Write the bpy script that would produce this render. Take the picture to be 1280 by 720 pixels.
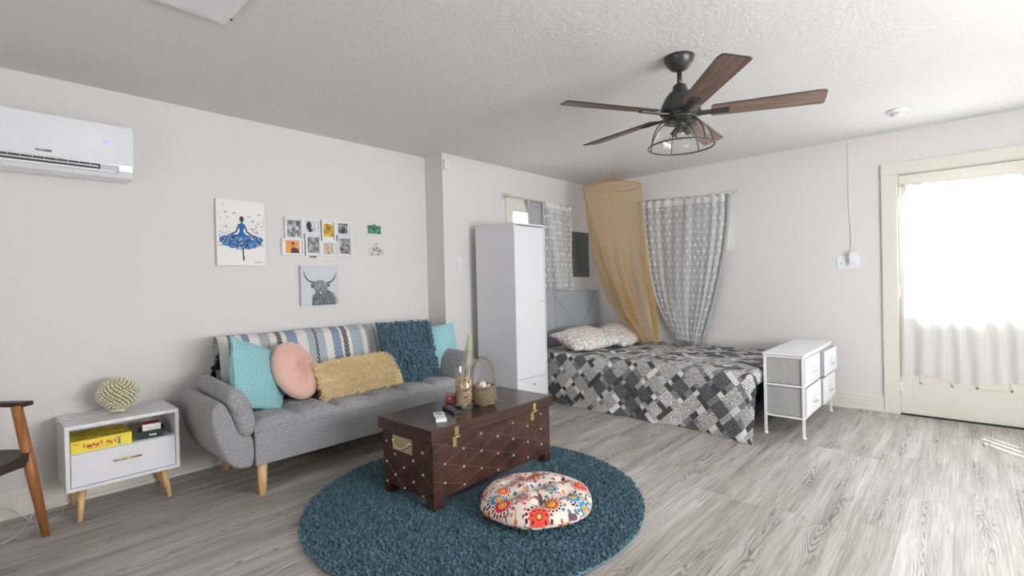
import bpy, bmesh, math, random
from mathutils import Vector, Matrix, noise, Euler
random.seed(7)
for o in list(bpy.data.objects): bpy.data.objects.remove(o)
SC = bpy.context.scene
COL = SC.collection
PI = math.pi

# ------------------------------------------------------------------ camera
def cam_setup():
    yaw, pitch, roll = 0.740273977, -0.00872305793, -0.0235730685
    cy, sy = math.cos(yaw), math.sin(yaw)
    fwd = Vector((-sy*math.cos(pitch), cy*math.cos(pitch), math.sin(pitch)))
    right = Vector((cy, sy, 0)); up = right.cross(fwd)
    r = right*math.cos(roll) + up*math.sin(roll)
    u = -right*math.sin(roll) + up*math.cos(roll)
    cd = bpy.data.cameras.new('camera'); c = bpy.data.objects.new('camera', cd); COL.objects.link(c)
    M = Matrix(((r.x, u.x, -fwd.x, 0), (r.y, u.y, -fwd.y, 0), (r.z, u.z, -fwd.z, 1.205), (0, 0, 0, 1)))
    c.matrix_world = M
    cd.sensor_width = 36; cd.lens = 619.41/1280*36; cd.clip_start = .02
    SC.camera = c
cam_setup()

# ------------------------------------------------------------------ world, sun, daylight, exposure
W = bpy.data.worlds.new('sky'); SC.world = W; W.use_nodes = True
W.node_tree.nodes['Background'].inputs[0].default_value = (.90, .95, 1, 1)
W.node_tree.nodes['Background'].inputs[1].default_value = 2.6
SC.view_settings.view_transform = 'Standard'; SC.view_settings.look = 'None'
SC.view_settings.gamma = 1; SC.view_settings.use_curve_mapping = False
SC.view_settings.exposure = 0.06
def area(name, loc, d, sx, sy, power, col=(1, 1, 1)):
    l = bpy.data.lights.new(name, 'AREA'); l.shape = 'RECTANGLE'; l.size = sx; l.size_y = sy; l.energy = power; l.color = col
    o = bpy.data.objects.new(name, l); COL.objects.link(o); o.location = loc
    o.rotation_euler = Vector(d).to_track_quat('-Z', 'Y').to_euler(); return o
s = bpy.data.lights.new('sun', 'SUN'); s.energy = 15; s.angle = .006; s.color = (1, .98, .95)
so = bpy.data.objects.new('sun', s); COL.objects.link(so)
so.rotation_euler = Vector((-.64*.83, .77*.83, -.558)).to_track_quat('-Z', 'Y').to_euler()
area('daylight_added_right_window', (2.28, 2.2, 1.25), (-1, 0, .16), 2.3, 1.0, 165, (.985, .99, 1))  # main light, set outside a window added on the unseen right wall
area('daylight_added_rear_window', (-.6, -2.08, 1.15), (0, 1, .15), 2.2, .5, 24, (1, .995, .985))  # weak light through a window added behind the viewer
area('daylight_door', (-.01, 5.62, 1.5), (0, -1, -.1), .8, 1.4, 85, (.97, .985, 1))
area('daylight_back_window', (-2.27, 5.60, 1.78), (0, -1, 0), 1.0, .7, 22, (.97, .985, 1))
area('daylight_alcove_window', (-3.78, 4.34, 1.62), (1, 0, 0), 1.0, .9, 16, (.97, .985, 1))

# ------------------------------------------------------------------ materials
def srgb(r, g=None, b=None):
    if g is None: g = b = r
    f = lambda c: ((c/255)/12.92 if c/255 <= .04045 else ((c/255+.055)/1.055)**2.4)
    return (f(r), f(g), f(b), 1)
class NT:
    def __init__(s, name):
        s.m = bpy.data.materials.new(name); s.m.use_nodes = True; s.t = s.m.node_tree; s.t.nodes.clear()
        s.out = s.t.nodes.new('ShaderNodeOutputMaterial')
    def n(s, typ, inp=None, **kw):
        x = s.t.nodes.new(typ)
        for k, v in kw.items(): setattr(x, k, v)
        for k, v in (inp or {}).items(): s.set(x, k, v)
        return x
    def set(s, x, k, v):
        i = x.inputs[k]
        if isinstance(v, bpy.types.NodeSocket): s.t.links.new(v, i)
        elif isinstance(v, bpy.types.Node): s.t.links.new(v.outputs[0], i)
        else: i.default_value = v
    def math(s, op, a, b=0, c=0, clamp=False):
        return s.n('ShaderNodeMath', {0: a, 1: b, 2: c}, operation=op, use_clamp=clamp).outputs[0]
    def mix(s, f, a, b, t='MIX'):
        x = s.n('ShaderNodeMix', data_type='RGBA', blend_type=t)
        s.set(x, 0, f); s.set(x, 6, a); s.set(x, 7, b); return x.outputs[2]
    def coord(s, k='Object'): return s.n('ShaderNodeTexCoord').outputs[k]
    def mapp(s, v, scale=(1, 1, 1), rot=(0, 0, 0), loc=(0, 0, 0)):
        return s.n('ShaderNodeMapping', {0: v, 1: loc, 2: rot, 3: scale}).outputs[0]
    def noise(s, v, scale, detail=3, rough=.5, o=0):
        return s.n('ShaderNodeTexNoise', {'Vector': v, 'Scale': scale, 'Detail': detail, 'Roughness': rough}).outputs[o]
    def ramp(s, f, stops, interp='LINEAR'):
        r = s.n('ShaderNodeValToRGB', {0: f}); cr = r.color_ramp; cr.interpolation = interp
        while len(cr.elements) < len(stops): cr.elements.new(.5)
        for e, (p, c) in zip(cr.elements, stops):
            e.position = p; e.color = c if len(c) == 4 else (*c, 1)
        return r.outputs[0]
    def bump(s, h, strength=.3, dist=.002):
        return s.n('ShaderNodeBump', {'Height': h, 'Strength': strength, 'Distance': dist}).outputs[0]
    def pr(s, col, rough=.6, metal=0, normal=None, **kw):
        b = s.n('ShaderNodeBsdfPrincipled', {'Base Color': col, 'Roughness': rough, 'Metallic': metal})
        if normal is not None: s.set(b, 'Normal', normal)
        for k, v in kw.items(): s.set(b, k.replace('_', ' '), v)
        return b
    def done(s, sh):
        s.t.links.new(sh.outputs[0] if isinstance(sh, bpy.types.Node) else sh, s.out.inputs[0]); return s.m

MATS = {}
def plain(name, col, rough=.6, metal=0, var=.05, nscale=30, bump=0, bscale=200, bdist=.001, **kw):
    if name in MATS: return MATS[name]
    t = NT(name); v = t.coord()
    nz = t.noise(v, nscale, 3)
    dark = tuple(c*(1-var) for c in col[:3])+(1,); lite = tuple(min(1, c*(1+var)) for c in col[:3])+(1,)
    c = t.mix(nz, dark, lite); nm = None
    if bump: nm = t.bump(t.noise(v, bscale, 4), bump, bdist)
    MATS[name] = t.done(t.pr(c, rough, metal, nm, **kw)); return MATS[name]

def m_wall(name, col, sc=70, st=.45, d=.004):
    t = NT(name); v = t.coord()
    a = t.noise(v, sc, 5, .62); b = t.noise(v, sc*.35, 3)
    h = t.math('ADD', a, t.math('MULTIPLY', b, .8))
    c = t.mix(t.noise(v, 1.5, 2), tuple(x*.98 for x in col[:3])+(1,), col)
    return t.done(t.pr(c, .85, 0, t.bump(h, st, d)))
M_wall = m_wall('wall_paint', srgb(223, 220, 219))
M_ceil = m_wall('ceiling_texture', srgb(222, 222, 220), 55, .8, .007)
M_trim = plain('cream_trim', srgb(222, 219, 208), .45, var=.02)
M_white = plain('white_laminate', srgb(226, 226, 230), .4, var=.01)
M_whiteg = plain('white_gloss_plastic', srgb(232, 233, 238), .15, var=.01)
M_whitem = plain('white_metal', srgb(232, 232, 234), .35, var=.01)
M_black = plain('black_plastic', srgb(28, 28, 30), .35, var=.1)
M_dark = plain('dark_void', srgb(22, 24, 24), .7, var=.1)
M_brass = plain('brass', srgb(214, 190, 130), .28, 1, var=.05)
M_stud = plain('aged_brass', srgb(222, 210, 178), .35, .9, var=.1)
M_gold = plain('gold', srgb(224, 195, 120), .25, .9, var=.04)
M_chrome = plain('chrome', srgb(200, 200, 202), .2, 1, var=.03)
M_bronze = plain('dark_bronze', srgb(66, 66, 66), .35, .35, var=.1)
M_pgrey = plain('panel_grey', srgb(94, 100, 99), .5, var=.04)
M_paper = plain('white_canvas', srgb(238, 236, 234), .8, var=.01)

def m_floor():
    t = NT('vinyl_plank_floor'); v = t.coord(); s = t.n('ShaderNodeSeparateXYZ', {0: v}); x, y = s.outputs[0], s.outputs[1]
    pw, pl = .185, 1.22
    xr = t.math('DIVIDE', t.math('ADD', x, 20.03), pw); row = t.math('FLOOR', xr); fx = t.math('FRACT', xr)
    ro = t.n('ShaderNodeTexWhiteNoise', {'W': row}, noise_dimensions='1D').outputs[0]
    yr = t.math('ADD', t.math('DIVIDE', y, pl), t.math('MULTIPLY', ro, 7.3)); cl = t.math('FLOOR', yr); fy = t.math('FRACT', yr)
    idv = t.n('ShaderNodeCombineXYZ', {0: row, 1: cl}).outputs[0]
    wn = t.n('ShaderNodeTexWhiteNoise', {'Vector': idv}, noise_dimensions='3D'); rnd = wn.outputs[0]
    off = t.n('ShaderNodeVectorMath', {0: wn.outputs[1], 'Scale': 37.}, operation='SCALE').outputs[0]
    def sv(sx, sy):
        p = t.n('ShaderNodeVectorMath', {0: v, 1: (sx, sy, 1)}, operation='MULTIPLY').outputs[0]
        return t.n('ShaderNodeVectorMath', {0: p, 1: off}, operation='ADD').outputs[0]
    # cathedral contour lines concentrated along the middle of the plank
    cen = t.math('ABSOLUTE', t.math('SUBTRACT', fx, t.math('ADD', t.math('MULTIPLY', t.noise(sv(.1, .9), 1.3, 2), .8), .1)))
    n1 = t.noise(sv(9, 1.5), 1.0, 2, .55)
    field = t.math('ADD', t.math('MULTIPLY', n1, 1.0), t.math('MULTIPLY', t.math('POWER', cen, 1.3), 1.5))
    fr = t.math('FRACT', t.math('MULTIPLY', field, 15))
    line = t.math('SUBTRACT', 1, t.math('MULTIPLY', t.math('ABSOLUTE', t.math('SUBTRACT', fr, .5)), 3.4), clamp=True)
    mask = t.math('SUBTRACT', 1.15, t.math('MULTIPLY', cen, 3.4), clamp=True)
    m2 = t.math('MULTIPLY', t.math('SUBTRACT', t.noise(sv(2.5, 1.4), 1.0, 1), .42), 9, clamp=True)
    line = t.math('MULTIPLY', t.math('MULTIPLY', line, mask), m2)
    # black cracks
    cr = t.noise(sv(55, 2.2), 1.0, 3, .6)
    crack = t.math('MULTIPLY', t.math('SUBTRACT', cr, .618), 11, clamp=True)
    crack = t.math('MULTIPLY', crack, t.math('MULTIPLY', t.math('SUBTRACT', t.noise(sv(3, 1.2), 1, 1), .42), 5, clamp=True))
    fine = t.noise(sv(130, 4), 1.0, 4, .65); broad = t.noise(sv(14, .9), 1.0, 3, .5)
    base = t.ramp(t.math('ADD', t.math('MULTIPLY', fine, .6), t.math('MULTIPLY', broad, .55)),
                  [(.3, srgb(126, 117, 108)), (.5, srgb(167, 160, 152)), (.68, srgb(200, 196, 190)), (.85, srgb(222, 220, 216))])
    tint = t.ramp(rnd, [(0, (.87, .86, .84)), (.5, (.94, .935, .93)), (1, (1, 1, 1))])
    c = t.mix(1, base, tint, 'MULTIPLY')
    c = t.mix(t.math('MULTIPLY', line, .78), c, srgb(78, 68, 60))
    c = t.mix(t.math('MULTIPLY', crack, .85), c, srgb(60, 52, 46))
    ex = t.math('LESS_THAN', t.math('MINIMUM', fx, t.math('SUBTRACT', 1, fx)), .008)
    ey = t.math('LESS_THAN', t.math('MINIMUM', fy, t.math('SUBTRACT', 1, fy)), .0014)
    e = t.math('MAXIMUM', ex, ey)
    c = t.mix(t.math('MULTIPLY', e, .35), c, srgb(90, 82, 76))
    nm = t.bump(t.math('SUBTRACT', fine, t.math('ADD', line, crack)), .15, .001)
    return t.done(t.pr(c, .46, 0, nm))
M_floor = m_floor()

def m_fabric(name, c1, c2, scale=260, bump=.5, rough=.9, d=.0015, coord='Object'):
    t = NT(name); v = t.coord(coord)
    a = t.noise(t.mapp(v, (1, 1, 3)), scale, 2, .7); b = t.noise(t.mapp(v, (1, 3, 1)), scale, 2, .7)
    n = t.math('MULTIPLY', t.math('ADD', a, b), .5)
    c = t.ramp(n, [(.38, c1), (.6, c2)])
    return t.done(t.pr(c, rough, 0, t.bump(n, bump, d), Sheen_Weight=.15))
M_sofa = m_fabric('grey_tweed', srgb(92, 92, 96), srgb(182, 181, 183), 140, .6)
M_head = m_fabric('light_grey_upholstery', srgb(150, 155, 162), srgb(180, 184, 190), 300, .2)
M_drawer = m_fabric('grey_linen', srgb(146, 146, 146), srgb(178, 178, 178), 260, .3)
M_drawerf = m_fabric('pale_linen', srgb(205, 205, 208), srgb(228, 228, 232), 260, .2)
M_pink = m_fabric('pink_velvet', srgb(214, 168, 158), srgb(228, 188, 178), 90, .15)
M_must = m_fabric('mustard_pile', srgb(242, 212, 156), srgb(255, 244, 210), 60, .3)
M_teal = m_fabric('teal_loops', srgb(38, 70, 86), srgb(84, 116, 130), 60, .3)
M_rug = m_fabric('teal_rug_pile', srgb(56, 90, 104), srgb(102, 136, 150), 70, .5)
M_leather = plain('dark_leather', srgb(60, 48, 42), .4, var=.15)

def m_wood(name, c1, c2, scale=14, rough=.45, stretch=(1, 1, .08), coat=0):
    t = NT(name); v = t.coord(); p = t.mapp(v, stretch)
    n = t.noise(p, scale*4, 5, .6); w = t.noise(p, scale, 2)
    f = t.math('ADD', t.math('MULTIPLY', n, .6), t.math('MULTIPLY', w, .4))
    return t.done(t.pr(t.ramp(f, [(.35, c1), (.65, c2)]), rough, 0, t.bump(n, .08, .001), Coat_Weight=coat))
M_oak = m_wood('natural_beech', srgb(196, 152, 104), srgb(226, 188, 140))
M_teak = m_wood('teak', srgb(136, 84, 44), srgb(178, 116, 66), 16)
M_walnut = m_wood('dark_walnut', srgb(48, 30, 26), srgb(78, 50, 42), 16)
M_trunk = m_wood('espresso_wood', srgb(46, 28, 24), srgb(82, 53, 44), 9, .34, (.5, .5, .5))
M_lid = m_wood('espresso_lid', srgb(54, 36, 32), srgb(80, 56, 49), 9, .24, (1, .08, 1))
M_bladew = m_wood('walnut_blade', srgb(96, 74, 66), srgb(150, 126, 114), 26, .5, (.06, 1, 1))
M_groove = plain('pale_groove', srgb(112, 88, 76), .6)

def m_glass(name='clear_glass', op=.12, tint=(1, 1, 1, 1)):
    t = NT(name)
    tr = t.n('ShaderNodeBsdfTransparent', {0: tint}); gl = t.n('ShaderNodeBsdfGlossy', {'Roughness': .02})
    fr = t.math('POWER', t.n('ShaderNodeLayerWeight', {'Blend': .5}).outputs['Facing'], 3.5)
    return t.done(t.n('ShaderNodeMixShader', {0: t.math('ADD', t.math('MULTIPLY', fr, .55), .03+op*.15), 1: tr, 2: gl}))
M_glass = m_glass()
M_wglass = m_glass('window_glass', .02)

def m_sheer(name, col, alpha, dots=None, trans=.5, folds=0):
    """woven sheer cloth: part see-through, part diffuse, part translucent"""
    t = NT(name); uv = t.coord('UV')
    d = t.n('ShaderNodeBsdfDiffuse', {0: col}); tl = t.n('ShaderNodeBsdfTranslucent', {0: col})
    cl = t.n('ShaderNodeMixShader', {0: trans, 1: d, 2: tl})
    tp = t.n('ShaderNodeBsdfTransparent', {0: (1, 1, 1, 1)})
    a = alpha
    if dots:
        sc, r = dots
        p = t.mapp(uv, (sc, sc, 1)); s = t.n('ShaderNodeSeparateXYZ', {0: p})
        row = t.math('FLOOR', s.outputs[1]); sh = t.math('MULTIPLY', t.math('MODULO', row, 2), .5)
        fx = t.math('SUBTRACT', t.math('FRACT', t.math('ADD', s.outputs[0], sh)), .5); fy = t.math('SUBTRACT', t.math('FRACT', s.outputs[1]), .5)
        dd = t.math('SQRT', t.math('ADD', t.math('MULTIPLY', fx, fx), t.math('MULTIPLY', fy, fy)))
        dot = t.math('LESS_THAN', t.math('ADD', dd, t.math('MULTIPLY', t.noise(uv, sc*9, 2), .14)), r+.07)
        us = t.n('ShaderNodeSeparateXYZ', {0: uv})
        bands = t.math('MULTIPLY', t.math('SUBTRACT', t.noise(t.mapp(uv, (9, .25, 1)), 1.0, 2), .38), 1.5, clamp=True)
        head = t.math('MULTIPLY', t.math('LESS_THAN', us.outputs[1], .075), .45)
        edge_ = t.math('MULTIPLY', t.math('LESS_THAN', us.outputs[0], .035), .4)
        base_ = t.math('ADD', t.math('ADD', alpha, bands), t.math('MAXIMUM', head, edge_), clamp=True)
        a = t.math('MAXIMUM', t.math('MULTIPLY', dot, .97), t.math('MINIMUM', base_, .88))
    else:
        a = t.math('ADD', alpha, t.math('MULTIPLY', t.math('SUBTRACT', t.noise(t.mapp(uv, (40, 1, 1)), 3, 2), .5), .25))
    return t.done(t.n('ShaderNodeMixShader', {0: a, 1: tp, 2: cl}))
M_lace = m_sheer('white_dotted_lace', (.94, .94, .95, 1), .30, (14, .20), .35)
M_gcurt = plain('grey_blackout_cloth', (.40, .405, .42, 1), .9, bump=.2)
M_doorc = m_sheer('white_voile', (.95, .96, .97, 1), .90, None, .55)
M_net = m_sheer('ochre_netting', srgb(230, 198, 146), .27, None, .3)

# ------------------------------------------------------------------ mesh helpers
class MB:
    def __init__(s): s.bm = bmesh.new(); s.mi = 0; s.uv = None
    def _tag(s, fs):
        for f in fs: f.material_index = s.mi
    def box(s, c, d, rot=None, bev=0, seg=2):
        b = bmesh.new(); bmesh.ops.create_cube(b, size=1)
        for v in b.verts: v.co = Vector((v.co.x*d[0], v.co.y*d[1], v.co.z*d[2]))
        if bev: bmesh.ops.bevel(b, geom=b.edges[:], offset=min(bev, min(d)*.48), segments=seg, affect='EDGES', profile=.7)
        R = (Euler(rot).to_matrix() if rot is not None and not isinstance(rot, Matrix) else rot)
        s.merge(b, R, Vector(c)); return s
    def bb(s, x0, x1, y0, y1, z0, z1, bev=0, seg=2):
        return s.box(((x0+x1)/2, (y0+y1)/2, (z0+z1)/2), (abs(x1-x0), abs(y1-y0), abs(z1-z0)), None, bev, seg)
    def merge(s, b, R=None, T=Vector((0, 0, 0))):
        vs = {}
        for v in b.verts:
            co = v.co.copy()
            if R is not None: co = R @ co
            vs[v] = s.bm.verts.new(co+T)
        for f in b.faces:
            try: nf = s.bm.faces.new([vs[v] for v in f.verts]); nf.material_index = s.mi; nf.smooth = f.smooth
            except ValueError: pass
        b.free()
    def poly(s, pts, smooth=False):
        f = s.bm.faces.new([s.bm.verts.new(Vector(p)) for p in pts]); f.material_index = s.mi; f.smooth = smooth; return s
    def tube(s, pts, r, n=8, cap=True, smooth=True):
        pts = [Vector(p) for p in pts]; rs = r if isinstance(r, (list, tuple)) else [r]*len(pts)
        rings = []; prev = None
        for i, p in enumerate(pts):
            t = (pts[min(i+1, len(pts)-1)]-pts[max(i-1, 0)]).normalized()
            if prev is None:
                a = Vector((0, 0, 1)) if abs(t.z) < .9 else Vector((1, 0, 0)); e1 = t.cross(a).normalized()
            else: e1 = (prev-t*prev.dot(t)).normalized()
            prev = e1; e2 = t.cross(e1)
            rings.append([s.bm.verts.new(p+(e1*math.cos(2*PI*k/n)+e2*math.sin(2*PI*k/n))*rs[i]) for k in range(n)])
        for a, b in zip(rings, rings[1:]):
            for k in range(n):
                f = s.bm.faces.new((a[k], a[(k+1) % n], b[(k+1) % n], b[k])); f.smooth = smooth; f.material_index = s.mi
        if cap:
            for rg in (rings[0][::-1], rings[-1]):
                f = s.bm.faces.new(rg); f.material_index = s.mi
        return s
    def lathe(s, prof, c=(0, 0, 0), n=32, sx=1, sy=1, smooth=True):
        c = Vector(c); rings = []
        for r, z in prof:
            if r < 1e-5: rings.append([s.bm.verts.new(c+Vector((0, 0, z)))])
            else: rings.append([s.bm.verts.new(c+Vector((r*sx*math.cos(2*PI*k/n), r*sy*math.sin(2*PI*k/n), z))) for k in range(n)])
        for a, b in zip(rings, rings[1:]):
            for k in range(n):
                k2 = (k+1) % n
                if len(a) == 1 and len(b) == 1: continue
                vs = [a[0], b[k2], b[k]] if len(a) == 1 else ([a[k], a[k2], b[0]] if len(b) == 1 else [a[k], a[k2], b[k2], b[k]])
                f = s.bm.faces.new(vs); f.smooth = smooth; f.material_index = s.mi
        return s
    def prism(s, pts, axis, a, b, smooth=False, bev=0, seg=3):
        """2-D outline extruded along axis: 'x' -> outline is (y,z); 'y' -> (x,z); 'z' -> (x,y)"""
        f = {'x': lambda p, t: (t, p[0], p[1]), 'y': lambda p, t: (p[0], t, p[1]), 'z': lambda p, t: (p[0], p[1], t)}[axis]
        q = bmesh.new()
        A = [q.verts.new(f(p, a)) for p in pts]; B = [q.verts.new(f(p, b)) for p in pts]; n = len(pts)
        fa = q.faces.new(A[::-1]); fb = q.faces.new(B)
        for k in range(n):
            ff = q.faces.new((A[k], A[(k+1) % n], B[(k+1) % n], B[k])); ff.smooth = smooth
        if bev: bmesh.ops.bevel(q, geom=list(fa.edges)+list(fb.edges), offset=bev, segments=seg, affect='EDGES', profile=.5)
        if smooth:
            for ff in q.faces: ff.smooth = len(ff.verts) <= 4
        bmesh.ops.recalc_face_normals(q, faces=q.faces)
        s.merge(q); return s
    def grid(s, fn, nu, nv, uvf=None, smooth=True, closeu=False):
        V = [[s.bm.verts.new(Vector(fn(i/nu, j/nv))) for j in range(nv+1)] for i in range(nu if closeu else nu+1)]
        L = s.bm.loops.layers.uv.verify(); m = len(V)
        for i in range(nu):
            for j in range(nv):
                i2 = (i+1) % m
                f = s.bm.faces.new((V[i][j], V[i2][j], V[i2][j+1], V[i][j+1])); f.smooth = smooth; f.material_index = s.mi
                for lp, (a, b) in zip(f.loops, ((i, j), (i+1, j), (i+1, j+1), (i, j+1))):
                    lp[L].uv = uvf(a/nu, b/nv) if uvf else (a/nu, b/nv)
        return s
    def ball(s, c, r, sc=(1, 1, 1), sub=2, R=None):
        b = bmesh.new(); bmesh.ops.create_icosphere(b, subdivisions=sub, radius=r)
        for v in b.verts: v.co = Vector((v.co.x*sc[0], v.co.y*sc[1], v.co.z*sc[2]))
        for f in b.faces: f.smooth = True
        s.merge(b, R, Vector(c)); return s

def tag(o, label=None, cat=None, group=None, kind=None):
    if label: o['label'] = label
    if cat: o['category'] = cat
    if group: o['group'] = group
    if kind: o['kind'] = kind
    return o
def world_origin(o):
    v = Vector((0, 0, 0))
    while o: v += o.location; o = o.parent
    return v
def obj(name, mb, mat, parent=None, origin=None, local=False, recalc=True):
    """link the builder as ONE mesh object; geometry is written in world space unless local"""
    me = bpy.data.meshes.new(name)
    org = world_origin(parent) if parent else Vector(origin or (0, 0, 0))
    if not local:
        for v in mb.bm.verts: v.co -= org
    if recalc: bmesh.ops.recalc_face_normals(mb.bm, faces=mb.bm.faces)
    mb.bm.to_mesh(me); mb.bm.free()
    for m in (mat if isinstance(mat, list) else [mat]): me.materials.append(m)
    o = bpy.data.objects.new(name, me); COL.objects.link(o)
    if parent: o.parent = parent
    elif not local or origin: o.location = org
    return o
def thing(name, label, cat, loc=(0, 0, 0), group=None, rotz=0):
    o = bpy.data.objects.new(name, None); COL.objects.link(o); o.empty_display_size = .1
    o.location = loc; o.rotation_euler = (0, 0, rotz); tag(o, label, cat, group); return o
def struct(name, mb, mat, label, parent=None, cat='structure'):
    o = obj(name, mb, mat, parent)
    if not parent: tag(o, label, cat, kind='structure')
    return o
def sthing(name, label, cat, loc=(0, 0, 0)):
    o = thing(name, label, cat, loc); o['kind'] = 'structure'; return o
def copy_tree(o, parent=None):
    c = o.copy(); COL.objects.link(c)
    if parent: c.parent = parent
    for ch in list(o.children): copy_tree(ch, c)
    return c
def text_into(mb, body, origin, ux, uy, size, depth=.0008, mi=0, bold=0):
    """glyph outlines as flat raised lettering: origin = lower-left, ux = reading direction, uy = up"""
    cu = bpy.data.curves.new('t', 'FONT'); cu.body = body; cu.size = size; cu.extrude = depth; cu.offset = bold; cu.resolution_u = 3
    to = bpy.data.objects.new('t', cu); COL.objects.link(to)
    me = bpy.data.meshes.new_from_object(to); bpy.data.objects.remove(to)
    ux = Vector(ux).normalized(); uy = Vector(uy).normalized(); uz = ux.cross(uy)
    vs = [mb.bm.verts.new(Vector(origin)+ux*v.co.x+uy*v.co.y+uz*(v.co.z+depth)) for v in me.vertices]
    for p in me.polygons:
        try: f = mb.bm.faces.new([vs[i] for i in p.vertices]); f.material_index = mi
        except ValueError: pass
    bpy.data.meshes.remove(me)
def N3(x, y, z=0, s=1): return noise.noise(Vector((x*s, y*s, z*s)))

# ------------------------------------------------------------------ room shell
XL, XA, YB, YS, H = -3.834, -3.576, 5.41, 2.99, 2.44
XR, YR = 2.1, -1.9
T = .15
def wall_grid(axis, pos, sgn, a0, a1, holes, z1=H):
    """wall slab with rectangular holes; axis 'x' -> plane x=pos running along y; thickness goes to sgn side"""
    mb = MB(); cuts = sorted({a0, a1, *[h[0] for h in holes], *[h[1] for h in holes]}); zs = sorted({0, z1, *[h[2] for h in holes], *[h[3] for h in holes]})
    for i in range(len(cuts)-1):
        for j in range(len(zs)-1):
            ca, cz = (cuts[i]+cuts[i+1])/2, (zs[j]+zs[j+1])/2
            if any(h[0] < ca < h[1] and h[2] < cz < h[3] for h in holes): continue
            p0, p1 = min(pos, pos+sgn*T), max(pos, pos+sgn*T)
            if axis == 'x': mb.bb(p0, p1, cuts[i], cuts[i+1], zs[j], zs[j+1])
            else: mb.bb(cuts[i], cuts[i+1], p0, p1, zs[j], zs[j+1])
    bmesh.ops.remove_doubles(mb.bm, verts=mb.bm.verts, dist=1e-5)
    return mb
struct('floor', MB().bb(XL-T, XR+T, YR-T, YB+T, -.1, 0), M_floor, 'grey whitewashed wood plank floor of the whole room', cat='floor')
struct('ceiling', MB().bb(XL-T, XR+T, YR-T, YB+T, H, H+.1), M_ceil, 'stippled off-white ceiling above the whole room', cat='ceiling')
struct('wall_left', wall_grid('x', XL, -1, YR-T, YS, []), M_wall, 'long white wall behind the sofa and air conditioner', cat='wall')
struct('wall_alcove', wall_grid('x', XA, -1, YS, YB, [(3.93, 4.75, 1.22, 1.985)]), M_wall, 'white wall behind the tall wardrobe and headboard', cat='wall')
struct('wall_jog', MB().bb(XL-T, XA-T, YS, YS+T, 0, H), M_wall, 'narrow white return wall at the right end of the sofa', cat='wall')
struct('wall_back', wall_grid('y', YB, 1, XA-T, XR+T, [(-2.70, -1.87, 1.56, 1.985), (-.42, .40, 0, 2.06)]), M_wall, 'white wall with the glazed door and dotted lace curtain', cat='wall')
struct('wall_right', wall_grid('x', XR, 1, YR-T, YB, [(1.0, 3.4, .75, 1.75), (2.15, 2.62, 1.93, 2.28)]), M_wall, 'wall beyond the right edge of the view', cat='wall')
struct('wall_rear', wall_grid('y', YR, -1, XL, XR, [(-1.7, .5, .9, 1.4)]), M_wall, 'wall behind the viewer', cat='wall')

def base_profile(d=1):
    return [(0, 0), (.024, 0), (.024, .016), (.015, .024), (.015, .098), (.011, .108), (.013, .122), (.006, .142), (0, .146)]
def base_x(x, y0, y1, name, lab):
    struct(name, MB().prism([(x+a, b) for a, b in base_profile()], 'y', y0, y1), M_trim, lab, cat='baseboard')
def base_y(y, x0, x1, name, lab):
    struct(name, MB().prism([(y-a, b) for a, b in base_profile()], 'x', x0, x1), M_trim, lab, cat='baseboard')
base_x(XL, YR, YS-.025, 'baseboard_left', 'cream moulded baseboard along the wall behind the sofa')
base_y(YS, XL, XA, 'baseboard_jog', 'cream baseboard on the narrow return wall')
base_x(XA, YS, YB-.025, 'baseboard_alcove', 'cream baseboard behind the wardrobe and bed')
base_y(YB, XA, -.531, 'baseboard_back', 'cream moulded baseboard between the bed and the door')
base_y(YB, .512, XR, 'baseboard_right', 'cream baseboard to the right of the door')

# door: casing, slab with glass, hinges, panels, knob
cas = MB()
cas.bb(-.531, -.423, YB-.022, YB+.01, 0, 2.066, .004).bb(.403, .511, YB-.022, YB+.01, 0, 2.066, .004)
cas.bb(-.531, .511, YB-.022, YB+.01, 2.066, 2.166, .004)
cas.bb(-.42, .40, YB+.038, YB+.055, 2.02, 2.06).bb(-.42, -.38, YB+.038, YB+.055, .02, 2.02).bb(.36, .40, YB+.038, YB+.055, .02, 2.02)
cas.bb(-.425, -.415, YB-.004, YB+.14, 0, 2.06).bb(.395, .405, YB-.004, YB+.14, 0, 2.06).bb(-.42, .40, YB, YB+.14, 2.057, 2.067)
struct('trim_1', cas, M_trim, 'cream casing boards framing the white glazed door', cat='door casing')
d = sthing('door_1', 'cream half-glazed door under a bright white voile curtain', 'door', (-.01, YB, 0))
sl = MB(); y0, y1 = YB-.006, YB+.036
gx0, gx1, gz0, gz1 = -.335, .315, .85, 1.93
sl.bb(-.413, gx0, y0, y1, .012, 2.052, .002).bb(gx1, .393, y0, y1, .012, 2.052, .002)
sl.bb(gx0, gx1, y0, y1, .012, gz0).bb(gx0, gx1, y0, y1, gz1, 2.052)
sl.bb(gx0-.02, gx1+.02, y0-.008, y0+.002, gz0-.03, gz0, .003).bb(gx0-.02, gx1+.02, y0-.008, y0+.002, gz1, gz1+.03, .003)
obj('door_slab', sl, M_trim, d)
obj('glass', MB().bb(gx0, gx1, YB+.012, YB+.016, gz0, gz1), M_wglass, d)
for px0, px1 in ((-.289, -.077), (.057, .269)):
    p = MB(); z0, z1 = .275, .74
    for a in ((px0, px1, z0, z0+.018), (px0, px1, z1-.018, z1), (px0, px0+.018, z0, z1), (px1-.018, px1, z0, z1)):
        p.bb(a[0], a[1], y0-.007, y0, a[2], a[3], .003)
    p.bb(px0+.04, px1-.04, y0-.005, y0, z0+.04, z1-.04, .003)
    obj('panel_moulding', p, M_trim, d)
for hz in (1.815, 1.055, .235):
    h = MB().tube([(-.418, YB-.012, hz-.05), (-.418, YB-.012, hz+.05)], .006, 8)
    h.bb(-.425, -.405, YB-.009, YB-.005, hz-.045, hz+.045)
    tag(obj('hinge', h, M_whitem, d), 'white painted hinge')
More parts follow.
